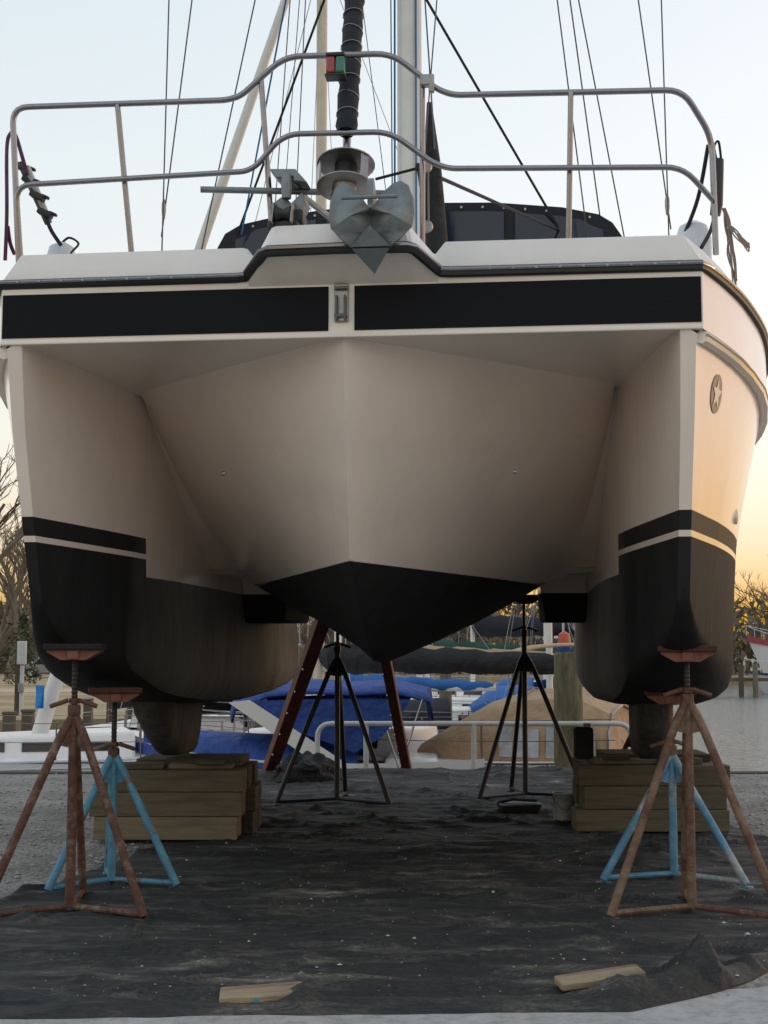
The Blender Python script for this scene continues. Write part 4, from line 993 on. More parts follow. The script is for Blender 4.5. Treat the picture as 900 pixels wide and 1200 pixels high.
p = gnd(362, 915); heap('tarp_heap', 'bunched heap of black tarp at the foot of the red prop', p.x, p.y - 0.3, 0.36, 0.3, 0.30, 2)

# piling and handrail at the water
p = at(666, 830, 17.3)
b = MB(); b.lathe([(0.19, 0), (0.19, 1.2), (0.185, 2.2), (0.17, 2.92), (0.15, 2.96)], (p.x, 17.3, -1.5), None, 18); tag(b.build('dock_piling', 'piling'), 'thick weathered wooden piling with green algae behind the white handrail', 'piling')
hr = empty('handrail', (at(423, 848, 17.0).x, 17.0, -0.15)); tag(hr, 'white pipe handrail running along the dock behind the boat', 'handrail')
def H(px, py): return at(px, py, 17.0) - hr.location
z0 = -0.0
a = H(372, 848); e = H(738, 848)
b = MB(); b.tube(fillet([(a.x, 0, z0), (a.x, 0, a.z), (e.x, 0, e.z), (e.x + 0.05, 0, e.z - 0.35)], 0.18, 6), 0.032, 10); b.build('rail', 'light_grey', hr)
for px in (429, 555):
    q = H(px, 848); b = MB(); b.tube([(q.x, 0, z0), (q.x, 0, q.z)], 0.034, 10); b.build('post', 'light_grey', hr)
b = MB(); b.box((1.2, 17.15, -0.36), (8.0, 0.9, 0.40)); b.box((1.2, 17.15, -0.158), (7.9, 0.86, 0.014)); tag(b.build('floating_dock', 'concrete', smooth=0), 'narrow concrete dock below the white handrail', 'dock')

# ================================================================ BOATS IN THE MARINA
def hull_mesh(L, B, F, draft=0.35, transom=0.75, rake=0.12, sheer=0.18):
    """bow at +x, waterline at z = 0"""
    st = []
    n = 14
    for i in range(n + 1):
        t = i / n                                     # 0 stern .. 1 bow
        w = B / 2 * (transom + (1 - transom) * math.sin(min(1, t / 0.45) * math.pi / 2)) if t < 0.45 else B / 2 * math.cos(((t - 0.45) / 0.55) ** 1.6 * math.pi / 2) ** 0.85
        w = max(w, 0.01)
        x0 = -L / 2 + L * t
        zs = F * (1 + sheer * (abs(t - 0.35) / 0.65) ** 2)
        row = []
        for k, (f, z) in enumerate(((1.0, zs), (0.985, zs * 0.85), (0.95, zs * 0.5), (0.86, 0.05), (0.66, -draft * 0.5), (0.0, -draft))):
            sh = rake * L * (1 - max(z, 0) / zs) * max(0, (t - 0.6) / 0.4) ** 1.5
            row.append((x0 - sh, w * f, z))
        st.append(row)
    rows = []
    for r in st:
        rows.append(list(r) + [(x, -y, z) for x, y, z in reversed(r[:-1])])
    return rows
def sailboat(label, x, y, rot, L, B, F, hull='white_hull', stripe='navy_hull', cover='blue_canvas', mast_h=8.0, cabin=True, mast_t=0.56, boom_z=1.15, mast_mat='mast_paint', bimini=None, dodger=None, rails=True, group='sailboats moored in the marina', parts=True, boom_len=None, cover_r=0.13, mast_r=0.065):
    o = empty('sailboat', (x, y, WATER), rot); tag(o, label, 'sailboat', group)
    rows = hull_mesh(L, B, F)
    b = MB(); b.grid(rows); n = len(rows[0]); b.f.append(tuple(range(n))); b.build('hull', hull, o, smooth=40)
    if stripe:
        b = MB()
        for s in (1, -1):
            b.grid([[(p[0], s * (abs(p[1]) + 0.012), p[2]) for p in [(r[0][0], r[0][1], r[0][2] * f_) for r in rows]] for f_ in (0.96, 0.84)])
        b.build('sheer_stripe', stripe, o, smooth=60, fix=False)
    b = MB(); dk = [(r[0], r[-1]) for r in rows]
    b.grid([[(a[0], a[1] * 0.995, a[2] + 0.02), (a[0], 0, a[2] + 0.06), (c[0], c[1] * 0.995, c[2] + 0.02)] for a, c in dk]); b.build('deck', 'deck_white', o, smooth=40)
    xm = -L / 2 + L * mast_t
    if cabin:
        h = 0.42; c0, c1 = xm - L * 0.20, xm + L * 0.16; w0, w1 = B * 0.30, B * 0.2
        b = MB(); b.hexa([(c0, -w0, F), (c1, -w1, F), (c1, w1, F), (c0, w0, F)], [(c0, -w0 * 0.9, F + h), (c1 - 0.35, -w1 * 0.85, F + h * 0.85), (c1 - 0.35, w1 * 0.85, F + h * 0.85), (c0, w0 * 0.9, F + h)])
        cb = b.build('cabin', 'deck_white', o, bevel=0.05)
        for s in (-1, 1):
            for k in range(3):
                t0 = 0.12 + k * 0.25; xa, xb = c0 + (c1 - c0) * t0, c0 + (c1 - c0) * (t0 + 0.17)
                wa = (w0 + (w1 - w0) * t0) * 0.955 + 0.012; wb = (w0 + (w1 - w0) * (t0 + 0.17)) * 0.955 + 0.012
                b = MB(); b.prism([(xa, s * wa, F + 0.14), (xb, s * wb, F + 0.14), (xb, s * (wb - 0.012), F + 0.28), (xa, s * (wa - 0.012), F + 0.28)], (0, -s * 0.02, 0)); b.build('window', 'window_dark', cb, smooth=0)
    if mast_h:
        b = MB(); b.tube([(xm, 0, F), (xm, 0, F + mast_h)], mast_r, 10); b.build('mast', mast_mat, o)
        bl = boom_len or L * 0.40; bz = F + boom_z
        b = MB(); b.tube([(xm - 0.08, 0, bz), (xm - bl, 0, bz + 0.03)], 0.05, 8); b.build('boom', mast_mat, o)
        pts = []; rs = []
        for k in range(22):
            t = k / 21; pts.append((xm - 0.02 - bl * 0.98 * t, 0.02 * math.sin(k * 1.9), bz + 0.06 + 0.10 * (1 - t) + 0.015 * math.sin(k * 1.3)))
            rs.append(cover_r * (1.15 - 0.55 * t) * (1 + 0.10 * math.sin(k * 2.7)) * (0.35 if k in (0, 21) else 1))
        b = MB(); b.tube(pts, rs, 10, flat=0.75); b.build('sail_cover', cover, o)
        b = MB(); tp = (xm, 0, F + mast_h); fb = rows[-1][0]
        b.tube([(fb[0] - 0.05, 0, fb[2]), tp], 0.007, 5); b.tube([(-L / 2 + 0.05, 0, F * 1.05), tp], 0.006, 5)
        for s in (-1, 1): b.tube([(xm - 0.1, s * B * 0.46, F), tp], 0.006, 5); b.tube([(xm - 0.35, s * B * 0.45, F), (xm, 0, F + mast_h * 0.55)], 0.006, 5)
        b.build('rigging', 'wire_light', o)
    if rails:
        b = MB()
        for s in (-1, 1):
            for i in range(1, 14, 2):
                r = rows[i][0]; b.tube([(r[0], s * r[1] * 0.96, r[2]), (r[0], s * r[1] * 0.96, r[2] + 0.58)], 0.013, 6)
            b.tube([(rows[i][0][0], s * rows[i][0][1] * 0.96, rows[i][0][2] + 0.57) for i in range(0, 14)], 0.006, 5)
            b.tube([(rows[i][0][0], s * rows[i][0][1] * 0.96, rows[i][0][2] + 0.30) for i in range(0, 14)], 0.006, 5)
        bw = rows[-2][0]; tip = rows[-1][0]
        b.tube(smooth_path([(bw[0] - 0.3, bw[1] + 0.1, bw[2] + 0.6), (tip[0] - 0.05, 0.12, tip[2] + 0.62), (tip[0] - 0.05, -0.12, tip[2] + 0.62), (bw[0] - 0.3, -bw[1] - 0.1, bw[2] + 0.6)]), 0.014, 6)
        b.build('rail', 'steel', o)
    if bimini:
        bx = -L * 0.30; w = B * 0.42; z0 = F + 1.55
        b = MB(); b.grid([[(bx + dx, w * math.sin(a), z0 + 0.18 * math.cos(a) - 0.04 * abs(dx)) for a in [(-1 + k / 4) * 1.45 for k in range(9)]] for dx in (-0.9, -0.4, 0.1, 0.6, 0.9)])
        bo = b.build('bimini', bimini, o); md = bo.modifiers.new('t', 'SOLIDIFY'); md.thickness = 0.03
        b = MB()
        for s in (-1, 1):
            for dx in (-0.6, 0.5): b.tube([(bx - 0.1, s * w, F), (bx + dx, s * w, z0)], 0.014, 6)
        b.build('bimini_frame', 'steel', o)
    if dodger:
        bx = xm - L * 0.22; w = B * 0.34
        b = MB(); b.grid([[(bx + dx, w * math.sin(a), F + 0.35 + hh * max(0.0, math.cos(a)) ** 0.6) for a in [(-1 + k / 4) * math.pi / 2 for k in range(9)]] for dx, hh in ((0.75, 0.1), (0.25, 0.48), (-0.4, 0.52))])
        do = b.build('spray_hood', dodger, o); md = do.modifiers.new('t', 'SOLIDIFY'); md.thickness = 0.02
    return o

# the sailboat whose mast rises behind the bow: black cover on the boom, tan cockpit enclosure
mB = at(376, 300, 20.6)
rb = math.pi - 0.42
LB = 8.2
xm = -LB / 2 + LB * 0.58
sbx, sby = mB.x - xm * math.cos(rb), 20.6 - xm * math.sin(rb)
B1 = sailboat('white sailboat with blue sheer, tan cockpit tent and long black boom cover', sbx, sby, rb, LB, 2.6, 1.12, stripe='blue_canvas', cover='black_canvas', mast_h=12.5, mast_t=0.58, boom_z=1.25, mast_mat='mast_cream', boom_len=4.4, cover_r=0.21, mast_r=0.085)
ten = MB(); F = 1.12
prof = [(-0.90, F + 0.05), (-0.86, F + 0.55), (-0.66, F + 0.84), (0, F + 0.97), (0.66, F + 0.84), (0.86, F + 0.55), (0.90, F + 0.05)]
rows = []
for x_, s_, q_ in ((-3.95, 0.86, 0.80), (-3.5, 0.97, 1.05), (-2.7, 1.0, 1.0), (-2.1, 0.98, 0.82), (-1.2, 0.72, 0.25)):
    rows.append([(x_, y_ * s_, F + (z_ - F) * q_) for y_, z_ in prof])
ten.grid(rows); ten.f.append(tuple(range(7)))
tn = ten.build('cockpit_tent', 'tan_canvas', B1, smooth=35)
for (xa, xb, ya, yb) in ((-3.8, -3.15, 0.84, 0.90), (-3.05, -2.5, 0.905, 0.91)):
    for s in (-1, 1):
        b = MB(); b.add([(xa, s * ya, F + 0.10), (xb, s * yb, F + 0.10), (xb, s * (yb - 0.03), F + 0.50), (xa, s * (ya - 0.03), F + 0.47)], [(0, 1, 2, 3)]); b.build('clear_panel', 'clear_vinyl', tn, smooth=0)
b = MB(); b.tube([(-3.97, y_ * 0.87, F + (z_ - F) * 0.81) for y_, z_ in prof], 0.02, 6); b.build('tent_bow', 'steel', tn)
b = MB(); b.tube([(-2.7, y_ * 1.01, F + (z_ - F) * 1.01) for y_, z_ in prof], 0.016, 6); b.build('tent_seam', 'tan_canvas', tn)

# white motor boat with blue cover and blue bimini
pA = at(365, 880, 18.5)
mo = empty('motor_boat', (pA.x, 18.7, WATER), R(178)); tag(mo, 'white motor boat under a royal blue cover and sagging blue bimini', 'motor boat')
rows = hull_mesh(4.6, 1.7, 1.18, 0.3, 0.9, 0.10)
b = MB(); b.grid(rows); b.f.append(tuple(range(len(rows[0])))); b.build('hull', 'white_hull', mo)
b = MB(); g_ = []
for i, r in enumerate(rows):
    if i < 5: continue
    a = r[0]; w = a[1] * 1.03
    ridge = 0.36 * math.sin(min(1, (i - 4) / 3) * math.pi / 2) * (1 - 0.4 * (i / 14))
    g_.append([(a[0], w * math.sin(t), (a[2] - 0.16 + (ridge + 0.18) * max(0, math.cos(t)) ** 0.7)) for t in [(-1 + k / 5) * math.pi / 2 for k in range(11)]])
b.grid(g_); b.build('bow_cover', 'blue_canvas', mo, smooth=50)
b = MB(); b.grid([[(dx + 0.03 * math.sin(a * 3), w_ * math.sin(a), z0_ + 0.17 * math.cos(a) - 0.02 * math.sin(dx * 5 + a * 2) ** 2) for a in [(-1 + k / 6) * 1.5 for k in range(13)]] for dx, w_, z0_ in ((-1.62, 0.80, 1.70), (-1.58, 0.82, 1.98), (-1.1, 0.84, 2.08), (-0.5, 0.84, 2.05), (0.0, 0.84, 2.08), (0.55, 0.84, 2.03), (0.98, 0.82, 1.86), (1.02, 0.80, 1.70))])
bo = b.build('bimini', 'blue_canvas', mo, smooth=50); md = bo.modifiers.new('t', 'SOLIDIFY'); md.thickness = 0.03
for s in (-1, 1):
    pts = [(-1.35, 2.0), (-0.75, 2.02), (0.0, 2.0), (0.75, 1.98), (0.55, 1.68), (0.05, 1.56), (-0.35, 1.42), (-0.62, 1.32), (-0.95, 1.50), (-1.2, 1.78)]
    b = MB(); b.prism([(x_, s * (0.845 + 0.01 * math.sin(x_ * 6)), z_) for x_, z_ in pts], (0, -s * 0.02, 0)); b.build('side_curtain', 'blue_canvas', mo, smooth=0)
for s in (-1, 1):
    b = MB(); b.prism([(1.02, s * 0.88, 1.96), (0.74, s * 0.88, 1.99), (-0.62, s * 0.88, 1.12), (-0.22, s * 0.88, 1.12)], (0, -s * 0.03, 0)); b.build('windscreen_pillar', 'white_hull', mo, smooth=0)
    for dx in (-1.5, -0.9): 
        b = MB(); b.tube([(-1.2, s * 0.82, 1.1), (dx, s * 0.82, 2.0)], 0.014, 6); b.build('bimini_strut', 'steel', mo)
b = MB(); b.box((-1.35, 0, 1.05), (0.7, 1.2, 0.35)); b.build('engine_box', 'white_hull', mo, bevel=0.05)

# neighbours: each with its own look
sailboat('white sloop with forest green boom cover behind the tan cockpit tent', 1.5, 31.0, R(172), 9.0, 2.8, 1.2, cover='green_canvas', mast_h=7.0, stripe='green_canvas', dodger='bright_blue', boom_z=1.3, cover_r=0.22)
sailboat('white sloop with navy boom cover beyond the green covered sloop', 3.0, 38.5, R(150), 9.5, 2.9, 1.3, cover='navy_canvas', mast_h=7.0, stripe='navy_hull', boom_z=1.9, cover_r=0.30, bimini='navy_canvas')
sailboat('cream sloop with tan bimini beside the wooden piling', 3.2, 26.0, R(92), 7.5, 2.6, 1.05, hull='cream_hull', cover='tan_canvas', mast_h=6.0, stripe='tan_canvas', bimini='tan_canvas', dodger='tan_canvas')
sailboat('white sloop with bright blue hood behind the black boom cover', 1.2, 27.8, R(178), 8.0, 2.6, 1.1, cover='tan_canvas', mast_h=6.5, stripe=None, dodger='bright_blue', boom_z=1.35)
sailboat('dark navy hulled sloop moored behind the slim red prop', -1.9, 29.5, R(95), 9.0, 2.8, 1.3, hull='navy_hull', cover='black_canvas', mast_h=7.0, stripe='white_hull', boom_z=1.4)
sailboat('white sloop with red boom cover between the blue covers and the bank', -3.1, 25.5, R(85), 7.5, 2.5, 1.05, cover='red_canvas', mast_h=6.0, stripe='red_canvas', dodger='navy_canvas')
sailboat('small white sloop with pale hull stripe far behind the black stand', 6.0, 50.0, R(100), 9.0, 2.8, 1.2, cover='bright_blue', mast_h=7.5, stripe='light_grey')
sailboat('white sloop with green cover and cream hull far down the channel', 0.2, 46.0, R(170), 9.0, 2.8, 1.2, hull='cream_hull', cover='green_canvas', mast_h=7.5, stripe=None)
sailboat('cream sloop with orange boom cover moored beyond the blue bimini', -0.6, 34.5, R(88), 8.5, 2.7, 1.15, hull='cream_hull', cover='tan_canvas', mast_h=7.0, stripe='red_canvas', dodger='tan_canvas')
sailboat('white sloop with blue stripe and navy hood between the two props', -0.4, 24.3, R(182), 7.0, 2.4, 0.95, cover='bright_blue', mast_h=5.5, stripe='bright_blue', dodger='navy_canvas', boom_z=1.0)
sailboat('white sloop with black hood berthed left of the blue bimini', -4.4, 30.0, R(80), 8.0, 2.6, 1.1, cover='black_canvas', mast_h=6.5, stripe='navy_hull', dodger='black_canvas')
sailboat('white sloop with white boom bag behind the wooden piling', 4.1, 34.0, R(92), 8.5, 2.7, 1.15, cover='light_grey', mast_h=7.0, stripe='bright_blue', dodger='bright_blue')
sailboat('white sloop with green stripe beside the navy covered sloop', 5.6, 44.0, R(92), 8.5, 2.7, 1.2, cover='green_canvas', mast_h=7.5, stripe='green_canvas')
GP = 'pilings among the moored boats'
for k, (px, d, h, lab) in enumerate(((350, 22.8, 3.0, 'dark wooden piling just left of the thick red prop'), (302, 23.5, 2.2, 'slim wooden piling above the blue boat cover'), (522, 26.5, 2.6, 'wooden piling behind the black boom cover'), (606, 28.5, 2.8, 'wooden piling behind the tan tent'), (700, 23.0, 1.9, 'short wooden piling near the cream sloop'), (438, 31.0, 3.0, 'tall wooden piling behind the bimini'), (240, 27.0, 2.4, 'wooden piling below the left keel'))):
    q = at(px, 800, d); b = MB(); b.lathe([(0.13, 0), (0.13, h * 0.6), (0.11, h), (0.08, h + 0.03)], (q.x, d, WATER - 0.3), None, 12); tag(b.build('mooring_piling', 'piling'), lab, 'piling', GP)
for k, (px, d, m_, lab) in enumerate(((470, 21.6, 'deck_white', 'white dock box beside the slim red prop'), (716, 19.6, 'deck_white', 'white dock box right of the wooden piling'), (262, 20.2, 'light_grey', 'grey dock box behind the blue boat cover'))):
    q = at(px, 800, d); o = empty('dock_box', (q.x, d, -0.75), 0.2 * k); tag(o, lab, 'dock box')
    b = MB(); b.hexa([(-0.5, -0.28, 0), (0.5, -0.28, 0), (0.5, 0.28, 0), (-0.5, 0.28, 0)], [(-0.54, -0.3, 0.5), (0.54, -0.3, 0.5), (0.54, 0.3, 0.56), (-0.54, 0.3, 0.56)]); b.build('chest', m_, o, bevel=0.03)
    b = MB(); b.box((0, 0, 0.585), (1.14, 0.66, 0.07)); b.build('lid', m_, o, bevel=0.03)
    b = MB(); b.box((0, -0.01, -0.20), (1.6, 0.9, 0.38)); b.build('float', 'post_wood', o)
# white boat at the left with its pulpit towards the yard
pE = at(60, 880, 19.5)
sailboat('white sloop with bare foredeck below the grassy bank', pE.x - 0.4, 21.2, R(196), 8.5, 2.7, 1.0, cover='navy_canvas', mast_h=0, stripe=None, cabin=True, rails=True)
pd = empty('white_dinghy', (at(85, 885, 18.3).x, 18.2, WATER + 0.0), R(12)); tag(pd, 'small white dinghy with a pipe rail tied at the bulkhead', 'dinghy')
rows = hull_mesh(3.4, 1.3, 0.85, 0.2, 0.9); b = MB(); b.grid(rows); b.f.append(tuple(range(len(rows[0])))); b.build('hull', 'white_hull', pd)
b = MB(); b.grid([[(r[0][0], r[0][1] * 0.98, r[0][2] - 0.05), (r[0][0], -r[0][1] * 0.98, r[0][2] - 0.05)] for r in rows]); b.build('sole', 'light_grey', pd)
b = MB()
for s in (-1, 1):
    b.tube([(-1.6, s * 0.6, 1.12), (0.6, s * 0.62, 1.14), (1.5, s * 0.1, 1.2)], 0.018, 6)
    for xx in (-1.5, -0.7, 0.1, 0.8): b.tube([(xx - 0.12, s * 0.6, 0.84), (xx, s * 0.6, 1.12)], 0.014, 6)
b.build('rail', 'light_grey', pd)
# leaning white spar
a, c = at(42, 850, 21.0), at(336, -4, 21.0); d = (c - a)
sp = empty('leaning_spar', a); tag(sp, 'long white spar leaning to the right behind the catamaran', 'spar')
b = MB(); b.tube([(0, 0, -0.35), tuple(d * 0.2), tuple(d * 0.6), tuple(d * 1.08)], [0.13, 0.10, 0.085, 0.07], 12); b.build('pole', 'mast_paint', sp)
b = MB(); b.box((0, 0, -0.35), (0.4, 0.4, 0.12)); b.build('foot', 'light_grey', sp, bevel=0.02)
o = MB(); o.tube(smooth_path([at(44, 800, 20.7), at(46, 820, 20.7), at(45, 833, 20.7)]), [0.01] * 13, 5)
rows = []
for j in range(9):
    row = []
    for i in range(7):
        q = at(42 + i * 1.6, 803 + j * 3.4, 20.6); row.append((q.x, q.y + 0.03 * math.sin(i * 1.4 + j * 0.2), q.z))
    rows.append(row)
b = MB(); b.grid(rows); o = b.build('blue_towel', 'sky_blue', smooth=60); md = o.modifiers.new('t', 'SOLIDIFY'); md.thickness = 0.02
tag(o, 'bright blue cloth hanging from the leaning white spar', 'cloth')

# things on the bank
z = -0.25
p = gnd(22, 838, z); pe = empty('power_pedestal', (p.x, p.y, z)); tag(pe, 'grey power pedestal box on a post standing on the bank', 'pedestal')
b = MB(); b.box((-0.07, 0.05, 1.0), (0.12, 0.12, 2.0)); b.build('post', 'post_wood', pe)
b = MB(); b.box((0.06, 0, 0.7), (0.10, 0.08, 1.4)); b.build('conduit', 'light_grey', pe)
b = MB(); b.box((0.05, -0.04, 1.70), (0.24, 0.16, 0.64)); b.build('box', 'light_grey', pe, bevel=0.02)
b = MB(); b.box((0.05, -0.04, 0.75), (0.14, 0.14, 0.24)); b.build('socket_box', 'grey_plastic', pe, bevel=0.01)
p = gnd(10, 822, z); eb = empty('extinguisher_cabinet', (p.x, p.y - 2.0, 0.20)); tag(eb, 'red fire extinguisher cabinet beside the grey power pedestal', 'cabinet')
b = MB(); b.box((0, 0, 0.35), (0.24, 0.2, 0.66)); b.build('box', 'red_paint', eb, bevel=0.02)
b = MB(); b.box((0.02, -0.105, 0.36), (0.07, 0.01, 0.50)); b.build('panel', 'light_grey', eb)
b = MB(); b.box((0, 0.1, -0.2), (0.09, 0.09, 0.5)); b.build('post', 'post_wood', eb)
for px, py in ((32, 872), (103, 850), (130, 846), (155, 843), (10, 876)):
    p = gnd(px, py, z - 0.0)
    b = MB(); b.box((0, 0, 0.30), (0.20, 0.20, 0.62)); b.box((0, 0, 0.62), (0.23, 0.23, 0.05)); o = b.build('bank_post', 'post_wood', bevel=0.01); o.location = (p.x, p.y, z)
    tag(o, 'short brown wooden post along the edge of the bank', 'post', 'short posts along the bank')
# parked car
p = gnd(46, 794, z); ca = empty('parked_car', (p.x + 0.9, p.y, z), R(4)); tag(ca, 'silver car parked on the bank beyond the power pedestal', 'car')
prof = [(-2.1, 0.35), (-2.15, 0.75), (-1.6, 0.85), (-0.9, 1.38), (0.6, 1.42), (1.35, 0.95), (2.1, 0.82), (2.2, 0.4), (1.9, 0.28), (-1.9, 0.28)]
b = MB(); b.prism([(x, -0.85, zz) for x, zz in prof], (0, 1.7, 0)); b.build('body', 'car_silver', ca, bevel=0.08)
b = MB(); b.prism([(-1.2, -0.862, 0.9), (-0.75, -0.862, 1.30), (0.5, -0.862, 1.33), (1.05, -0.862, 0.95)], (0, 0.02, 0)); b.build('window', 'window_dark', ca)
for wx in (-1.35, 1.35):
    for wy in (-0.82, 0.82):
        b = MB(); b.lathe([(0.30, -0.1), (0.33, -0.06), (0.33, 0.06), (0.30, 0.1)], (wx, wy, 0.33), (R(90), 0, 0), 18); w = b.build('wheel', 'tyre', ca)
        b = MB(); b.lathe([(0.21, 0), (0.19, 0.02)], (wx, wy - 0.1 if wy < 0 else wy + 0.1, 0.33), (R(90), 0, 0), 14); b.build('rim', 'light_grey', w)

# right: far dock, two larger boats
dk = empty('far_dock', (at(872, 808, 83).x, 83, WATER)); tag(dk, 'dark timber dock with paired pilings across the water', 'dock')
b = MB(); b.box((8, 0, 1.0), (20, 1.4, 0.2)); b.build('deck', 'post_wood', dk)
for k, xx in enumerate((-0.1, 0.75, 4.5, 5.2, 9, 12)):
    b = MB(); b.lathe([(0.16, -0.6), (0.16, 1.9), (0.12, 1.95)], (xx - 0.3, -0.9, 0), None, 10); b.build('piling', 'post_wood', dk)
def motor_yacht(label, x, y, rot, L, B, F, hull, trim, house):
    o = empty('motor_yacht', (x, y, WATER), rot); tag(o, label, 'motor yacht')
    rows = hull_mesh(L, B, F, 0.4, 0.9, 0.14, 0.45)
    b = MB(); b.grid(rows); b.f.append(tuple(range(len(rows[0])))); b.build('hull', hull, o)
    b = MB()
    for s in (1, -1): b.grid([[(r[0][0], s * (r[0][1] + 0.02), r[0][2] * f_) for r in rows] for f_ in (1.02, 0.90)])
    b.build('sheer_stripe', trim, o, fix=False)
    b = MB(); b.grid([[(r[0][0], r[0][1], r[0][2] + 0.02), (r[0][0], -r[0][1], r[0][2] + 0.02)] for r in rows]); b.build('deck', 'deck_white', o)
    b = MB(); b.hexa([(-L * 0.3, -B * 0.36, F), (L * 0.16, -B * 0.3, F), (L * 0.16, B * 0.3, F), (-L * 0.3, B * 0.36, F)], [(-L * 0.28, -B * 0.32, F + 1.5), (L * 0.06, -B * 0.26, F + 1.5), (L * 0.06, B * 0.26, F + 1.5), (-L * 0.28, B * 0.32, F + 1.5)])
    h = b.build('deckhouse', house, o, bevel=0.08)
    for s in (-1, 1):
        for k in range(3):
            xa = -L * 0.25 + k * L * 0.11; b = MB(); b.box((xa + L * 0.045, s * B * 0.338, F + 0.95), (L * 0.08, 0.05, 0.5)); b.build('window', 'window_dark', h)
    b = MB()
    for s in (-1, 1):
        b.tube([(r[0][0], s * r[0][1] * 0.95, r[0][2] + 0.75) for r in rows], 0.03, 5)
        for r in rows: b.tube([(r[0][0], s * r[0][1] * 0.95, r[0][2]), (r[0][0], s * r[0][1] * 0.95, r[0][2] + 0.75)], 0.022, 5)
    b.build('rail', 'light_grey', o)
    b = MB(); b.tube([(-L * 0.1, 0, F + 1.5), (-L * 0.12, 0, F + 4.2)], 0.05, 8); b.tube([(-L * 0.11, 0, F + 3.0), (-L * 0.32, 0, F + 2.2)], 0.03, 6); b.build('signal_mast', 'mast_paint', o)
    return o
p = at(884, 730, 98); motor_yacht('tall white yacht with dark red sheer stripe across the water', p.x + 5.2, 98, R(186), 12, 3.6, 2.6, 'white_hull', 'red_paint', 'white_hull')
p = at(876, 790, 88); motor_yacht('white work boat with red deckhouse tied at the far dock', p.x + 4.3, 88, R(182), 9, 3.0, 1.0, 'white_hull', 'navy_hull', 'red_paint')
# mooring buoy coloured life jacket on a boat beyond the piling
o = empty('orange_buoy', at(661, 752, 26)); tag(o, 'orange and blue buoy hung up beyond the wooden piling', 'buoy')
b = MB(); b.lathe([(0.02, 0.2), (0.10, 0.15), (0.12, 0.0), (0.10, -0.1), (0.03, -0.14)], (0, 0, 0), None, 14); b.build('ball', 'orange_buoy', o)
b = MB(); b.lathe([(0.125, -0.02), (0.13, -0.06), (0.1, -0.17), (0.05, -0.2)], (0, 0, -0.06), None, 14); b.build('band', 'blue_canvas', o)
b = MB(); b.tube([(0, 0, 0.2), (0, 0, 0.5)], 0.01, 5); b.tube([(0, 0.12, -1.9), (0, 0.12, 0.55)], 0.02, 6); b.build('staff', 'light_grey', o)

# ================================================================ TREES
def bare_tree_mesh(name, seed, h, mat, depth=6, spread=0.55, r0=None, twig=0.006):
    rng = random.Random(seed); b = MB()
    def grow(p, d, L, r, lvl):
        n = 3; pts = [p]; q = p.copy(); dd = d.copy()
        for k in range(n):
            dd = (dd + Vector((rng.uniform(-1, 1), rng.uniform(-1, 1), rng.uniform(-0.6, 0.9))) * 0.16).normalized(); q = q + dd * (L / n); pts.append(q.copy())
        re = max(r * 0.62, twig); b.tube(pts, [r + (re - r) * k / n for k in range(n + 1)], 5 if lvl > 3 else 3, cap=False)
        if lvl == 0: return
        for k in range(rng.choice((2, 3, 3)) if lvl < depth else 4):
            a = rng.uniform(0, 6.3); side = Vector((math.cos(a), math.sin(a), 0)); sp = spread * rng.uniform(0.6, 1.5)
            nd = (dd + side * sp + Vector((0, 0, 0.12))).normalized(); st = pts[rng.choice((1, 2, 3, 3))] if lvl < depth else pts[rng.choice((2, 3))]
            grow(st, nd, L * rng.uniform(0.58, 0.82), re, lvl - 1)
    grow(Vector((0, 0, 0)), Vector((0, 0, 1)), h * 0.30, r0 or h * 0.022, depth)
    return b.mesh(name, mat, smooth=60, fix=False)
tm = [bare_tree_mesh('tree', 21 + k, 11, 'bark', 6) for k in range(3)]
GTREE = 'bare trees on the bank'
for k, (px, d, s) in enumerate(((-52, 50, 1.0), (10, 88, 1.2), (-34, 66, 1.2), (44, 97, 1.1), (-12, 101, 1.25))):
    o = bpy.data.objects.new('bare_tree', tm[k % 3]); col.objects.link(o); q = at(px, 790, d); o.location = (q.x, d, -0.3); o.rotation_euler = (0, 0, k * 1.7); o.scale = (s, s, s)
    tag(o, ('big leafless tree on the bank nearest the pedestal', 'leafless tree on the bank behind the silver car', 'leafless tree with wide crown on the middle of the bank', 'slender leafless tree right of the silver car on the bank', 'leafless tree at the back of the bank before the wood')[k], 'tree', GTREE)
for k, (px, d, s) in enumerate(((893, 100, 0.85), (925, 112, 1.1))):
    o = bpy.data.objects.new('bare_tree', tm[(k + 1) % 3]); col.objects.link(o); q = at(px, 780, 118 + k * 4); o.location = (q.x, 118 + k * 4, -0.6); o.rotation_euler = (0, 0, k * 2.1 + 1); o.scale = (s, s, s)
    tag(o, ('small leafless tree on the far shore beside the starred hull', 'tall leafless tree on the far shore behind the red striped yacht')[k], 'tree', 'bare trees on the far shore')
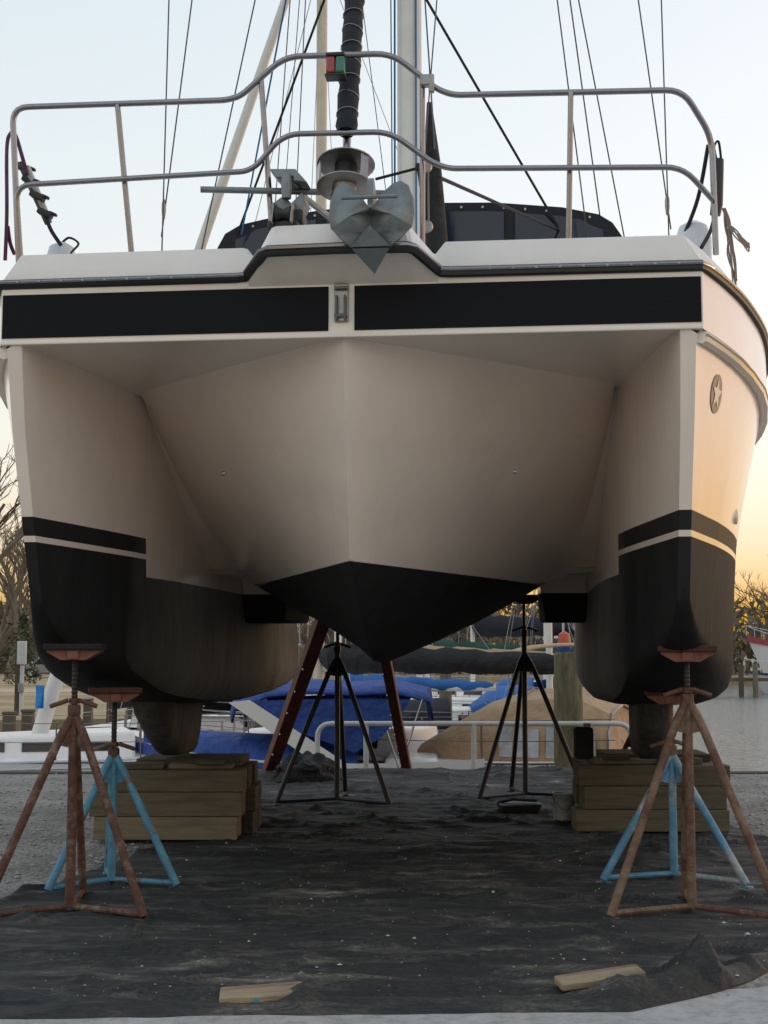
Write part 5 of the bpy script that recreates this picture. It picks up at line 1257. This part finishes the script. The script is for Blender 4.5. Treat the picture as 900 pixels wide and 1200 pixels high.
# evergreen shrub on the bank
def shrub(px, py, d, h, w, seed, label):
    q = at(px, py, d); o = empty('evergreen_shrub', (q.x, d, -0.3)); tag(o, label, 'shrub'); rng = random.Random(seed); b = MB()
    for i in range(900):
        t = rng.random(); r = w * (1 - t) ** 0.6 * math.sqrt(rng.random()); a = rng.uniform(0, 6.3); c = Vector((r * math.cos(a), r * math.sin(a), 0.15 + h * t)); s = 0.16
        u = Vector((rng.uniform(-1, 1), rng.uniform(-1, 1), rng.uniform(-1, 1))) * s; v = Vector((rng.uniform(-1, 1), rng.uniform(-1, 1), rng.uniform(-1, 1))) * s
        b.add([c, c + u, c + v], [(0, 1, 2)])
    b.build('foliage', 'evergreen', o, smooth=0, fix=False)
    b = MB(); b.tube([(0, 0, 0), (0, 0, h * 0.8)], [0.07, 0.02], 6); b.build('stem', 'bark', o)
shrub(27, 770, 72, 3.6, 1.1, 4, 'dark evergreen shrub on the bank beyond the pedestal')
# the wood on the far shore
wm = [bare_tree_mesh('wood_tree', 61 + k, 9.0, 'bark_far', 4, 0.6, twig=0.035) for k in range(4)]
rng = random.Random(2); b = MB()
for i in range(260):
    x = rng.uniform(-48, 62); y = rng.uniform(119, 150); me = wm[i % 4]; s = rng.uniform(0.65, 1.1); a = rng.uniform(0, 6.3); ca_, sa_ = math.cos(a), math.sin(a)
    b.add([(x + s * (v.co.x * ca_ - v.co.y * sa_), y + s * (v.co.x * sa_ + v.co.y * ca_), -0.6 + s * v.co.z * 0.92) for v in me.vertices], [tuple(p.vertices) for p in me.polygons])
for i in range(9000):
    x = rng.uniform(-50, 64); y = rng.uniform(116, 150); hgt = rng.uniform(0, 1) ** 1.3 * 6.5; c = Vector((x, y, -0.4 + hgt)); 
    u = Vector((rng.uniform(-1, 1), rng.uniform(-1, 1), rng.uniform(-1, 1))) * 0.9; v = Vector((rng.uniform(-1, 1), rng.uniform(-1, 1), rng.uniform(-1, 1))) * 0.9
    b.add([c, c + u, c + v], [(0, 1, 2)])
o = b.build('far_wood', 'bark_far', smooth=0, fix=False); tag(o, 'brown leafless wood along the far shore', 'woods', kind='stuff')
for me in wm: bpy.data.meshes.remove(me)
